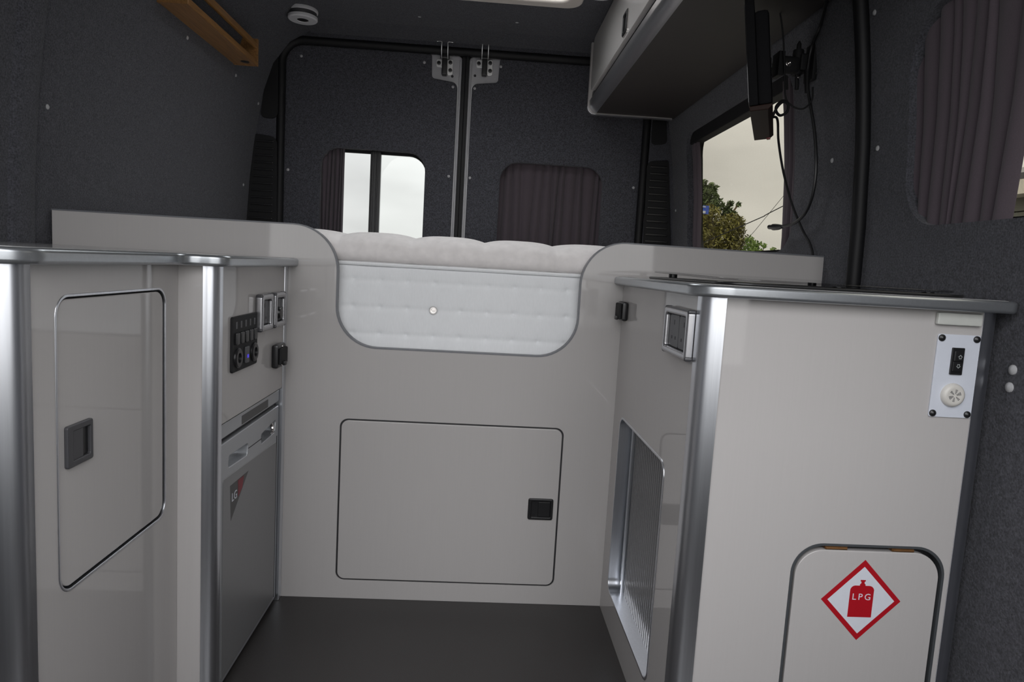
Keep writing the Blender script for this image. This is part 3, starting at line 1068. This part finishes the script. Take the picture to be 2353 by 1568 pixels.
# black switch and fuse panel
fp = thing('switch_panel', 'black panel of rocker switches and round outlets above the fridge', 'switch panel', (XF, 1.43, 0.665))
obj('plate', slab([rrect(1.356, 1.508, 0.666, 0.779, 0.006)], 'YZ', XF, XF + 0.005, 0.0015), BLACKM, fp)
for k in range(5):
    c = 1.378 + k * 0.027
    rk = obj('rocker_switch', box(XF + 0.004, XF + 0.010, c - 0.009, c + 0.009, 0.722, 0.746, 0.002), BLACK, fp)
    obj('switch_mark', box(XF + 0.0045, XF + 0.0056, c - 0.004, c + 0.004, 0.754, 0.768, 0.0003), CHAR, fp)
for c in (1.385, 1.484):
    obj('round_outlet', lathe([(0, 0.002), (0.010, 0.002), (0.0105, 0.006), (0.018, 0.006), (0.0205, 0.004), (0.021, 0)], (XF + 0.004, c, 0.694), (1, 0, 0), 24), BLACK, fp)
us = obj('usb_outlet', box(XF + 0.004, XF + 0.009, 1.425, 1.447, 0.677, 0.712, 0.002), CHAR, fp)
obj('indicator', box(XF + 0.0085, XF + 0.0096, 1.4315, 1.4405, 0.688, 0.695), BLUE, us)

# black twelve volt outlets
def box_outlet(name, label, xface, s, y0, y1, z0, z1, d):
    t = thing(name, label, 'socket', (xface, (y0 + y1) / 2, z0))

    def bx(a, b, *r, **k):
        return box(min(xface + s * a, xface + s * b), max(xface + s * a, xface + s * b), *r, **k)
    obj('housing', bx(0, d, y0, y1, z0, z1, bev=0.006), BLACK, t)
    c = (z0 + z1) / 2
    obj('cover', bx(d - 0.001, d + 0.006, y0 + 0.006, y1 - 0.006, c - 0.020, c + 0.020, bev=0.003), BLACKM, t)
    obj('cover_tab', bx(d + 0.004, d + 0.012, y0 + 0.018, y0 + 0.034, c - 0.022, c - 0.012, bev=0.002), BLACK, t)
    for q in (-1, 1):
        obj('screw', lathe([(0, 0.001), (0.003, 0.001), (0.0032, 0)], (xface + s * d, (y0 + y1) / 2, c + q * ((z1 - z0) / 2 - 0.006)), (s, 0, 0), 10), CHROME, t)
    return t


box_outlet('twelve_volt_socket', 'black box outlet below the single sockets above the fridge', XF, 1, 1.625, 1.692, 0.634, 0.692, 0.017)
box_outlet('twelve_volt_socket', 'small black outlet in the corner below the right worktop', 0.375, -1, 1.668, 1.732, 0.790, 0.838, 0.016)

# ------------------------------------------------------------------ right kitchen unit
XR, YF = 0.375, 1.10
kc = thing('kitchen_cabinet', 'beige gloss kitchen cabinet with shutter side and gas locker flap', 'cabinet', (0.63, 1.42, 0))
TD = (1.252, 1.668, 0.092, 0.552)
obj('side_panel', slab([rrect(1.127, 1.7465, 0.0, 0.879), rrect(*TD, 0.032)], 'YZ', XR, XR + 0.018, 0.0006), LAM, kc)
obj('shutter_frame', slab([rrect(TD[0] - 0.0006, TD[1] + 0.0006, TD[2] - 0.0006, TD[3] + 0.0006, 0.032), rrect(TD[0] + 0.0045, TD[1] - 0.0045, TD[2] + 0.0045, TD[3] - 0.0045, 0.028)], 'YZ', XR - 0.0015, XR + 0.036, 0.001), ALU, kc)
shut = obj('shutter', box(XR + 0.040, XR + 0.043, TD[0] - 0.01, TD[1] + 0.01, TD[2] - 0.01, TD[3] + 0.01), mat('dark_shutter_web', (0.03, 0.03, 0.032), 0.5, scale=60), kc)
SL = mat('grey_shutter_slat', (0.24, 0.24, 0.245), 0.22, 0.5, scale=200, var=0.06)
slat_me = mesh_of('slat', [prism([(0.0105, -0.0068), (0.0040, -0.0034), (0.0036, -0.0020), (0.0036, 0.0020), (0.0040, 0.0034), (0.0105, 0.0068), (0.012, 0.0068), (0.012, -0.0068)], -0.232, 0.232)], SL)
for k in range(24):
    inst('slat', slat_me, shut, (XR + 0.0285, TD[0] + 0.008 + k * 0.0156, (TD[2] + TD[3]) / 2))
obj('shutter_handle', box(XR + 0.026, XR + 0.041, TD[0] + 0.381, TD[0] + 0.392, TD[2], TD[3], 0.002), ALU, shut)
GX0, GX1, GZ0, GZ1 = 0.566, 0.842, 0.06, 0.464
obj('front_panel', slab([rrect(0.402, 0.858, 0.0, 0.879), rrect(GX0, GX1, GZ0, GZ1, (0.03, 0.03, 0.055, 0.055), 12)], 'XZ', YF, YF + 0.018, 0.0006), LAM, kc)
obj('flap_gasket', slab([rrect(GX0 - 0.0006, GX1 + 0.0006, GZ0, GZ1 + 0.0006, (0.03, 0.03, 0.055, 0.055), 12), rrect(GX0 + 0.004, GX1 - 0.004, GZ0 + 0.004, GZ1 - 0.004, (0.028, 0.028, 0.052, 0.052), 12)], 'XZ', YF - 0.0006, YF + 0.018, 0.0005), mat('bluish_dark_gasket', (0.06, 0.065, 0.07), 0.4, scale=60), kc)
obj('flap_backing', box(GX0 - 0.01, GX1 + 0.01, YF + 0.019, YF + 0.024, GZ0 - 0.01, GZ1 + 0.01), GAP, kc)
fp2 = obj('flap', slab([rrect(GX0 + 0.0085, GX1 - 0.0085, GZ0 + 0.008, GZ1 - 0.0115, (0.026, 0.026, 0.048, 0.048), 12)], 'XZ', YF + 0.0006, YF + 0.016, 0.0018), LAM, kc)
for (a, b) in ((0.624, 0.664), (0.744, 0.784)):
    obj('hinge', [box(a, b, YF + 0.002, YF + 0.016, GZ1 - 0.0105, GZ1 - 0.0045, 0.001), tube([(a + 0.001, YF + 0.003, GZ1 - 0.0085), (b - 0.001, YF + 0.003, GZ1 - 0.0085)], 0.0026, 8)], BRASS, kc)
# gas warning sticker on the flap
ys = YF + 0.0003
cxs, czs = 0.6975, 0.363


def tl(pts):
    return [(cxs + a, czs + b) for a, b in pts]


ro = 0.072
ri = 0.0605
bottle = [(-0.0215, -0.031), (0.0215, -0.031), (0.0215, 0.021)]
bottle += [(0.0215 - 0.009 + 0.009 * math.cos(R(a)), 0.018 + 0.009 * math.sin(R(a))) for a in range(0, 91, 15)]
bottle += [(0.0050, 0.027), (0.0050, 0.0295), (0.0028, 0.0315), (0.0028, 0.034), (0.0046, 0.035), (0.0046, 0.0375), (-0.0046, 0.0375), (-0.0046, 0.035), (-0.0028, 0.034), (-0.0028, 0.0315), (-0.0050, 0.0295), (-0.0050, 0.027)]
bottle += [(-0.0215 + 0.009 + 0.009 * math.cos(R(a)), 0.018 + 0.009 * math.sin(R(a))) for a in range(90, 181, 15)]
stk = obj('sticker', [slab([tl([(0, -ro - 0.002), (ro, 0), (0, ro + 0.002), (-ro, 0)])], 'XZ', ys - 0.0001, ys + 0.0004, 0, 0),
                      slab([tl([(0, -ri - 0.001), (ri, 0), (0, ri + 0.001), (-ri, 0)])], 'XZ', ys - 0.0003, ys + 0.0003, 0, 1),
                      slab([tl(bottle)], 'XZ', ys - 0.0005, ys + 0.0002, 0, 0),
                      text_shape('LPG', 0.0165, (cxs, ys - 0.0006, czs + 0.006), (1, 0, 0), (0, 0, 1), (0, -1, 0), 0.0002, 1, 0, 1.35)], [RED, STICKW], fp2)
stk['label'] = 'white diamond gas warning sticker with red border and bottle'
obj('corner_post', corner_post(XR - 0.002, YF - 0.002, 0.030, -1, -1, 0.0, 0.879, 0.006), ALU, kc)
obj('end_post', corner_post(0.889, YF - 0.001, 0.032, 1, -1, 0.0, 0.879), ALU, kc)
obj('end_panel', box(0.872, 0.888, 1.14, 1.56, 0.0, 0.879), LAM, kc)
obj('carcass', [box(0.40, 0.868, 1.125, 1.735, 0.0, 0.03), box(0.86, 0.87, 1.56, 1.735, 0.03, 0.87)], LAM, kc)

wt2 = thing('worktop', 'worktop with rounded silver edge carrying the hob on right', 'worktop', (0.62, 1.41, 0.879))
rw = round_poly([(0.350, 1.7465), (0.350, 1.072), (0.894, 1.072), (0.894, 1.7465)], [0, 0.062, 0.016, 0], 12)
obj('edging', slab([rw], 'XY', 0.879, 0.8995, 0.006, 0, 4), EDGE, wt2)
rwi = round_poly([(0.360, 1.7455), (0.360, 1.082), (0.884, 1.082), (0.884, 1.7455)], [0, 0.055, 0.012, 0], 10)
obj('surface', slab([rwi], 'XY', 0.8985, 0.9003), TOPL, wt2)

# hob with glass lid
hb = thing('hob', 'black hob with smoked glass lid let into the right worktop', 'hob', (0.63, 1.40, 0.9003))
obj('base', slab([rrect(0.408, 0.848, 1.115, 1.665, 0.05)], 'XY', 0.9003, 0.9055, 0.002), BLACK, hb)
HL = Matrix.Translation((0, 1.12, 0.9078)) @ Matrix.Rotation(R(0.9), 4, 'X') @ Matrix.Translation((0, -1.12, -0.9078))
obj('glass_lid', xform(slab([rrect(0.415, 0.842, 1.125, 1.655, 0.06)], 'XY', 0.9078, 0.9118, 0.0015), HL), G_LID, hb)
for (x, y) in ((0.46, 1.60), (0.80, 1.60), (0.62, 1.145), (0.78, 1.145)):
    z = 0.9078 + (y - 1.12) * math.tan(R(0.9))
    obj('rubber_foot', lathe([(0.009, 0), (0.010, 0.001), (0.010, z - 0.906)], (x, y, 0.9052), (0, 0, 1), 14), BLACK, hb)

# white control plate and cover block on the front face
cp = thing('control_plate', 'white plate with rocker switch and round alarm on right cabinet', 'control panel', (0.811, YF, 0.695))
obj('plate', slab([rrect(0.775, 0.850, 0.697, 0.839, 0.004)], 'XZ', YF - 0.003, YF - 0.0002, 0.0005), PLATEW, cp)
yp = YF - 0.003
rb = obj('rocker_switch', [slab([rrect(0.801, 0.8225, 0.771, 0.817, 0.0015)], 'XZ', yp - 0.003, yp, 0.0008), box(0.8035, 0.8205, yp - 0.0065, yp - 0.002, 0.794, 0.812, 0.002), box(0.8035, 0.8205, yp - 0.0045, yp - 0.002, 0.776, 0.794, 0.0015)], BLACK, cp)
for (zz, q, yy) in ((0.801, 1, yp - 0.0067), (0.787, -1, yp - 0.0047)):
    arrow = [(-0.0022, -0.0025), (0.0022, -0.0025), (0.0022, 0.0008), (0.0042, 0.0008), (0, 0.0048), (-0.0042, 0.0008), (-0.0022, 0.0008)]
    ar2 = [(a * 0.62, b * 0.62 + 0.0002) for a, b in arrow]
    obj('arrow_mark', slab([[(0.813 + a, zz + q * b) for a, b in arrow], [(0.813 + a, zz + q * b) for a, b in ar2]], 'XZ', yy - 0.0002, yy + 0.0003), mat('grey_print', (0.28, 0.30, 0.30), 0.5), rb)
al = obj('alarm', lathe([(0, 0.0075), (0.012, 0.008), (0.0145, 0.0085), (0.0180, 0.0070), (0.0200, 0.0035), (0.0205, 0)], (0.8115, yp, 0.736), (0, -1, 0), 36), mat('cream_plastic', (0.62, 0.60, 0.56), 0.35, scale=80, var=0.02), cp)
gr = []
for ring in (0.0035, 0.0055, 0.0075, 0.0095):
    for k in range(6):
        a0 = 60 * k + 6
        sp = 26 if k % 3 else 36
        pts = [(0.8115 + rr * math.cos(R(a)), 0.736 + rr * math.sin(R(a))) for rr, rng in ((ring, range(0, sp + 1, 6)), (ring + 0.0009, range(sp, -1, -6))) for a in [a0 + q for q in rng]]
        gr.append(slab([pts], 'XZ', yp - 0.0082, yp - 0.0074))
obj('grille', gr, CHAR, al)
for (x, z) in ((0.7815, 0.8325), (0.8425, 0.8325), (0.7815, 0.7035), (0.8425, 0.7035)):
    obj('screw_head', lathe([(0, 0.0045), (0.003, 0.0042), (0.0056, 0.002), (0.006, 0)], (x, yp, z), (0, -1, 0), 16), BLACK, cp)
tag(obj('cover_block', box(0.767, 0.845, YF - 0.009, YF, 0.8545, 0.8755, 0.003), CREAM), 'pale grey plastic block above the white control plate', 'cover')

# ------------------------------------------------------------------ overhead locker
LKX, LKZ, LY0, LY1 = 0.44, 1.60, 0.95, 3.06
lk = thing('overhead_locker', 'long overhead locker with rounded rail along the right wall', 'locker', (0.64, 2.0, LKZ))
obj('bottom_board', box(LKX + 0.03, 0.822, LY0, LY1, LKZ, LKZ + 0.018, 0.001), mat('dark_brown_board', (0.026, 0.022, 0.021), 0.55, scale=60, var=0.08), lk)
obj('back_board', box(0.775, 0.785, LY0, LY1, LKZ + 0.018, 1.74), LAM, lk)
# aluminium rail along the lower front edge, quarter round with a channel
rp = [(LKX + 0.034, LKZ - 0.001)]
for k in range(11):
    a = R(270 - 9 * k)
    rp.append((LKX + 0.034 + 0.034 * math.cos(a), LKZ + 0.033 + 0.034 * math.sin(a)))
rp += [(LKX, LKZ + 0.050), (LKX + 0.010, LKZ + 0.052), (LKX + 0.010, LKZ + 0.040), (LKX + 0.034, LKZ + 0.018)]
obj('rail', slab([rp], 'XZ', LY0, LY1 - 0.02, 0), SATIN, lk)
obj('rail_channel', box(LKX + 0.009, LKX + 0.02, LY0, LY1 - 0.03, LKZ + 0.040, LKZ + 0.082), CHAR, lk)
ld = obj('door', slab([round_poly([(1.30, LKZ + 0.066), (LY1 - 0.10, LKZ + 0.066), (LY1 - 0.10, 1.885), (1.30, 1.885)], 0.035, 8)], 'YZ', LKX - 0.010, LKX + 0.008, 0.002), LAM, lk)
obj('face_board', box(LKX + 0.010, LKX + 0.028, LY0, LY1 - 0.02, LKZ + 0.06, 1.90), LAM, lk)
obj('catch', [slab([rrect(2.235, 2.30, 1.677, 1.747, 0.008), rrect(2.246, 2.289, 1.688, 1.736, 0.004)], 'YZ', LKX - 0.016, LKX - 0.009, 0.002),
              box(LKX - 0.0115, LKX - 0.0095, 2.246, 2.289, 1.688, 1.736)], BLACK, ld)
obj('catch_rim', slab([rrect(2.233, 2.302, 1.675, 1.749, 0.009), rrect(2.236, 2.299, 1.678, 1.746, 0.008)], 'YZ', LKX - 0.013, LKX - 0.0095), CHROME, ld)
ep = round_poly([(LKX - 0.006, LKZ - 0.006), (0.812, LKZ - 0.006), (0.78, 1.74), (0.70, 1.84), (0.60, 1.895), (LKX - 0.006, 1.895)], [0.03, 0, 0, 0, 0, 0], 8)
obj('end_panel', slab([ep], 'XZ', LY1 - 0.02, LY1), LAM, lk)
ep2 = [(u, v) for u, v in ep]
obj('end_trim', ribbon([p for p in ep2 if True][:10] , 'XZ', LY1 - 0.022, LY1 + 0.002, 0.003), SATIN, lk)

# ------------------------------------------------------------------ oak shelf on the left wall
sh_ = thing('wall_shelf', 'varnished oak tray shelf high on the left wall', 'shelf', (-0.955, 2.48, 1.630))
SY0, SY1, SX0, SX1, SZ = 2.155, 2.800, -1.000, -0.908, 1.632
obj('base_board', [slab([rrect(SX0, SX1, SY0 + 0.014, SY1 - 0.014)], 'XY', SZ, SZ + 0.013, 0.0015)], WOOD, sh_)
obj('end_board', box(SX0, SX1 + 0.002, SY0, SY0 + 0.015, SZ - 0.002, SZ + 0.10, 0.002), WOOD, sh_)
obj('end_board', box(SX0, SX1 + 0.002, SY1 - 0.015, SY1, SZ - 0.002, SZ + 0.10, 0.002), WOOD, sh_)
obj('rail', box(SX1 - 0.012, SX1 + 0.001, SY0 + 0.014, SY1 - 0.014, SZ + 0.062, SZ + 0.086, 0.003), WOOD, sh_)
obj('front_lip', box(SX1 - 0.012, SX1 + 0.001, SY0 + 0.014, SY1 - 0.014, SZ - 0.001, SZ + 0.020, 0.003), WOOD, sh_)
obj('hole_cap', lathe([(0.016, 0.0008), (0.0165, 0)], (-0.94, 2.745, SZ), (0, 0, -1), 20), BLACK, sh_)

# ------------------------------------------------------------------ ceiling lamps and roof vent
def ceiling_lamp(x, y, label):
    t = thing('ceiling_lamp', label, 'lamp', (x, y, cz - 0.04), 'round ceiling lamps')
    obj('base_ring', lathe([(0.058, 0), (0.060, 0.003), (0.060, 0.012), (0.056, 0.014)], (x, y, cz), (0, 0, -1), 36), LEDW, t)
    obj('band', lathe([(0.054, 0.012), (0.055, 0.014), (0.055, 0.028), (0.054, 0.03)], (x, y, cz), (0, 0, -1), 36), CHAR, t)
    obj('diffuser', lathe([(0.056, 0.028), (0.059, 0.030), (0.059, 0.040), (0.055, 0.044), (0.024, 0.044), (0.022, 0.041)], (x, y, cz), (0, 0, -1), 36), LEDW, t)
    obj('centre', lathe([(0.0225, 0.0415), (0.0225, 0.042)], (x, y, cz), (0, 0, -1), 24), BLACKM, t)
    return t


ceiling_lamp(-0.775, 2.935, 'round white ceiling lamp with dark centre in the left rear corner')
ceiling_lamp(0.368, 2.44, 'round white ceiling lamp cut off by top edge beside the locker')

rv = thing('roof_vent', 'white roof vent frame at the top edge of the picture', 'roof vent', (-0.04, 2.37, cz - 0.03))
obj('frame', slab([rrect(VX0 - 0.04, VX1 + 0.04, VY0 - 0.04, VY1 + 0.04, 0.06), rrect(VX0 + 0.012, VX1 - 0.012, VY0 + 0.012, VY1 - 0.012, 0.045)], 'XY', cz - 0.028, cz - 0.0005, 0.008), VENTW, rv)
obj('shaft', slab([rrect(VX0 + 0.002, VX1 - 0.002, VY0 + 0.002, VY1 - 0.002, 0.05), rrect(VX0 + 0.012, VX1 - 0.012, VY0 + 0.012, VY1 - 0.012, 0.045)], 'XY', cz - 0.002, cz + 0.075), VENTW, rv)
obj('dome', slab([rrect(VX0 - 0.03, VX1 + 0.03, VY0 - 0.03, VY1 + 0.03, 0.06)], 'XY', cz + 0.076, cz + 0.081), G_CLEAR, rv)

# ------------------------------------------------------------------ television on its bracket
TVM = Matrix.Translation((0.621, 1.535, 1.292)) @ Matrix.Rotation(R(-24.0), 4, 'Z') @ Matrix.Rotation(R(-7.5), 4, 'Y')
# local axes: y along the screen, x = away from the aisle (back), z up
tv = thing('television', 'black flat television seen edge-on in front of the side window', 'television', TVM @ Vector((0, 0.17, 0)))


def tvs(s):
    return xform(s, TVM)


TVB = mat('black_television_casing', (0.006, 0.006, 0.007), 0.75, scale=120, var=0.1, spec=0.12)
obj('screen', tvs(box(-0.036, -0.016, 0.0, 0.34, 0.013, 0.250, 0.003)), TVB, tv)
obj('glass_panel', tvs(box(-0.0372, -0.0355, 0.010, 0.330, 0.024, 0.240)), mat('dark_screen_glass', (0.006, 0.006, 0.008), 0.06), tv)
obj('lower_bezel', tvs(slab([round_poly([(-0.035, 0.001), (0.004, 0.0), (0.014, 0.008), (0.014, 0.0125), (-0.036, 0.0125)], [0.002, 0.004, 0.003, 0.001, 0.002], 5)], 'XZ', 0.001, 0.34, 0.002)), TV_UNDERLIT, tv)
obj('back_cover', tvs(box(-0.018, 0.014, 0.006, 0.332, 0.013, 0.222, 0.009)), TVB, tv)
for k in range(4):
    obj('vent_rib', tvs(box(0.013, 0.0155, 0.03 + k * 0.075, 0.085 + k * 0.075, 0.12, 0.17, 0.001)), BLACK, tv)
obj('power_light', tvs(box(-0.004, 0.006, 0.318, 0.332, -0.004, 0.003, 0.002)), mat('red_indicator_lens', (0.25, 0.03, 0.03), 0.3), tv)

tb = thing('television_bracket', 'black jointed wall bracket with bright bolts behind the television', 'bracket', (0.80, 1.83, 1.42))
obj('wall_plate', box(0.846, 0.860, 1.810, 1.862, 1.445, 1.555, 0.004), BLACKM, tb)
obj('arm', [box(0.818, 0.848, 1.822, 1.864, 1.470, 1.515, 0.006)], BLACKM, tb)
obj('pivot', [lathe([(0.013, 0), (0.014, 0.003), (0.014, 0.062), (0.013, 0.065)], (0.818, 1.843, 1.462), (0, 0, 1), 16), lathe([(0.006, 0), (0.006, 0.016), (0.002, 0.024)], (0.818, 1.843, 1.526), (0, 0, 1), 10)], BLACKM, tb)
obj('tilt_head', [box(0.770, 0.818, 1.822, 1.846, 1.462, 1.506, 0.009), box(0.756, 0.772, 1.815, 1.860, 1.452, 1.514, 0.002)], BLACKM, tb)
nut = lathe([(0, 0.013), (0.003, 0.012), (0.003, 0.006), (0.0062, 0.0055), (0.0064, 0.002), (0.0085, 0.0015), (0.0085, 0)], (0.785, 1.8215, 1.484), (0, -1, 0), 6)
obj('bolt', nut, CHROME, tb)
obj('bolt', lathe([(0, 0.010), (0.004, 0.009), (0.005, 0.0)], (0.819, 1.832, 1.460), (0, -0.6, -1), 10), CHROME, tb)
obj('lower_pin', tube([(0.820, 1.843, 1.462), (0.822, 1.842, 1.438), (0.822, 1.841, 1.425)], 0.0055, 8), BLACKM, tb)
obj('bolt', lathe([(0, 0.005), (0.0025, 0.005), (0.0035, 0)], (0.854, 1.8102, 1.460), (0, -1, 0), 8), CHROME, tb)

# cables
tag(obj('television_cable', [tube(catmull([(0.742, 1.80, 1.338), (0.760, 1.80, 1.335), (0.795, 1.86, 1.290), (0.830, 1.89, 1.215), (0.868, 1.90, 1.130), (0.882, 1.848, 1.055), (0.885, 1.808, 1.020), (0.8865, 1.785, 0.985), (0.886, 1.785, 0.94)], 8), 0.0032, 8),
                             tube(catmull([(0.744, 1.795, 1.338), (0.752, 1.79, 1.362), (0.766, 1.79, 1.377), (0.780, 1.79, 1.372), (0.782, 1.795, 1.355), (0.768, 1.80, 1.345), (0.755, 1.797, 1.352), (0.752, 1.795, 1.366), (0.764, 1.793, 1.380), (0.778, 1.793, 1.380)], 6), 0.0036, 8)], BLACKM),
    'thin black cable looped behind the television running down to the panel', 'cable')
ac = thing('aerial_cable', 'black aerial cable ending in a plug in front of the window', 'cable', (0.85, 1.80, 1.06))
obj('lead', tube(catmull([(0.800, 1.662, 1.640), (0.813, 1.700, 1.603), (0.826, 1.750, 1.558), (0.838, 1.806, 1.535), (0.836, 1.815, 1.48), (0.838, 1.806, 1.415), (0.852, 1.778, 1.309), (0.858, 1.760, 1.216), (0.860, 1.765, 1.15), (0.860, 1.792, 1.102), (0.857, 1.846, 1.074), (0.852, 1.918, 1.067)], 8), 0.0042, 8), BLACK, ac)
obj('plug', [tube([(0.852, 1.912, 1.067), (0.851, 1.935, 1.067), (0.850, 1.955, 1.068), (0.8495, 1.966, 1.0685)], [0.005, 0.0085, 0.0095, 0.0095], 12), tube([(0.8495, 1.966, 1.0685), (0.849, 1.992, 1.070)], 0.0068, 12)], BLACK, ac)
obj('ferrite_sleeve', tube([(0.835, 1.818, 1.47), (0.836, 1.808, 1.41)], [0.007, 0.006], 10), BLACK, ac)
tag(obj('coiled_lead', tube(catmull([(0.735, 1.80, 1.62), (0.752, 1.80, 1.555), (0.768, 1.808, 1.48), (0.782, 1.815, 1.40), (0.800, 1.812, 1.375), (0.826, 1.80, 1.366), (0.840, 1.785, 1.385), (0.842, 1.79, 1.42)], 8), 0.0024, 8), BLACKM),
    'thin lead hanging in a loop below the television bracket', 'cable')

# ------------------------------------------------------------------ outside
struct('ground', box(-60, 70, -40, 90, -0.75, -0.65), ASPH)


def leaf_mesh(blobs, n, size, seed, flat=1.0):
    rnd = random.Random(seed)
    V, F = [], []
    wts = [b[3] ** 2 for b in blobs]
    for k in range(n):
        b = rnd.choices(blobs, wts)[0]
        d = Vector((rnd.gauss(0, 1), rnd.gauss(0, 1), rnd.gauss(0, 1))).normalized()
        c = Vector(b[:3]) + d * b[3] * rnd.random() ** 0.45
        a = Vector((rnd.gauss(0, 1), rnd.gauss(0, 1), rnd.gauss(0, 1))).normalized()
        t = a.cross(Vector((rnd.gauss(0, 1), rnd.gauss(0, 1), rnd.gauss(0, 1)))).normalized()
        s = size * rnd.uniform(0.6, 1.4)
        i = len(V)
        V += [c - a * s, c + t * s * 0.42 + a * s * 0.1, c + a * s, c - t * s * 0.42 - a * s * 0.1]
        F.append([i, i + 1, i + 2, i + 3])
    return (V, F, 0)


def tree(name, label, x, y, blobs, n, size, lm, trunk_r, seed):
    t = thing(name, label, 'tree', (x, y, -0.65))
    f = obj('foliage', leaf_mesh(blobs, n, size, seed), lm, t, 180)
    br = [tube([(x, y, -0.65), (x + 0.05, y, 0.4), (x + 0.02, y, 1.4)], [trunk_r, trunk_r * 0.8, trunk_r * 0.55], 8)]
    for b in blobs:
        c = Vector(b[:3])
        br.append(tube(catmull([(x + 0.02, y, 0.9), ((x + c.x) / 2, (y + c.y) / 2, 0.9 + (c.z - 0.9) * 0.6), tuple(c)], 4), [trunk_r * 0.35 * (1 - 0.08 * k) for k in range(9)], 5))
    obj('trunk', br, BARK, t)
    return t


tree('tree', 'tall dark tree filling the left of the side window view', 4.55, 14.0,
     [(4.45, 14.0, 2.75, 0.17), (4.72, 14.1, 2.74, 0.13), (4.50, 13.8, 2.45, 0.28), (4.80, 14.0, 2.42, 0.17), (4.35, 14.2, 2.1, 0.45), (4.10, 14.0, 2.6, 0.4),
      (5.03, 14.0, 2.30, 0.13), (5.13, 14.1, 2.48, 0.07), (5.27, 14.0, 2.46, 0.055), (5.18, 14.0, 2.25, 0.08)], 5200, 0.045, LEAF2, 0.14, 1)
tree('tree', 'olive willow in front of the tall dark tree', 4.90, 13.2,
     [(4.55, 13.2, 1.75, 0.38), (4.85, 13.2, 1.95, 0.27), (4.98, 13.2, 1.70, 0.24), (5.02, 13.2, 2.02, 0.13), (4.75, 13.2, 1.35, 0.40), (4.30, 13.2, 1.5, 0.4), (5.08, 13.2, 1.45, 0.14), (4.4, 13.2, 2.1, 0.25), (5.05, 13.2, 1.85, 0.09)], 6500, 0.038, LEAF1, 0.10, 2)
tree('bush', 'fresh green bush beside the olive willow', 5.15, 12.4,
     [(4.98, 12.4, 1.42, 0.17), (5.12, 12.4, 1.36, 0.16), (4.85, 12.4, 1.25, 0.2), (5.15, 12.4, 1.22, 0.15), (4.95, 12.4, 1.62, 0.10), (5.10, 12.4, 1.58, 0.07), (5.22, 12.4, 1.56, 0.05)], 2600, 0.030, LEAF3, 0.05, 3)
tree('bush', 'small leafy sprig at the lower right of the side window', 5.55, 12.0, [(5.23, 12.0, 1.47, 0.05), (5.35, 12.0, 1.44, 0.05), (5.50, 12.0, 1.40, 0.08), (5.42, 12.0, 1.25, 0.10)], 420, 0.028, LEAF3, 0.02, 4)
tag(obj('overhead_wire', tube(catmull([(0.9, 9.0, 0.35), (3.517, 9.0, 1.654), (3.98, 9.0, 1.912), (6.5, 9.0, 3.35), (14.0, 9.0, 7.9), (24.0, 9.0, 14.5)], 6), 0.0065, 5), BLACKM), 'thicker overhead wire crossing the sky in the side window', 'wire')
tag(obj('overhead_wire', tube([(3.24, 10.0, 0.62), (4.05, 10.0, 1.649), (4.421, 10.0, 2.169), (6.4, 10.0, 4.95), (16.0, 10.0, 18.4)], 0.0036, 5), BLACKM), 'thinner steeper overhead wire in the side window', 'wire')
sg = thing('street_sign', 'small blue sign at left edge of the side window', 'sign', (3.50, 11.0, -0.65))
obj('board', box(3.38, 3.655, 10.98, 11.0, 1.935, 2.070, 0.003), SIGNB, sg)
obj('mark', [box(3.40, 3.598, 10.972, 10.981, 2.040, 2.058), box(3.40, 3.600, 10.972, 10.981, 1.945, 1.985)], STICKW, sg)
obj('post', tube([(3.47, 11.02, -0.65), (3.47, 11.02, 2.0)], 0.025, 8), ZINC, sg)
bd = thing('building', 'grey boarded shed glimpsed past the sliding door curtain', 'building', (6.5, 6.0, -0.65))
obj('wall', box(5.03, 8.0, 1.5, 6.6, -0.65, 1.82), SIDING, bd)
for k in range(18):
    z = -0.6 + k * 0.135
    if z < 1.70:
        obj('board', box(4.99, 5.035, 1.5, 6.6, z, z + 0.125, 0.004), SIDING, bd)
obj('roof', [solid(([Vector((4.8, 1.3, 1.95)), Vector((4.8, 6.8, 1.95)), Vector((6.6, 6.8, 2.5)), Vector((6.6, 1.3, 2.5))], [[0, 1, 2, 3]], 0), 0.06, (0, 0, 1))], CHAR, bd)
obj('fascia', box(4.8, 5.0, 1.4, 6.7, 1.82, 1.95), mat('cream_fascia', (0.7, 0.66, 0.58), 0.6), bd)
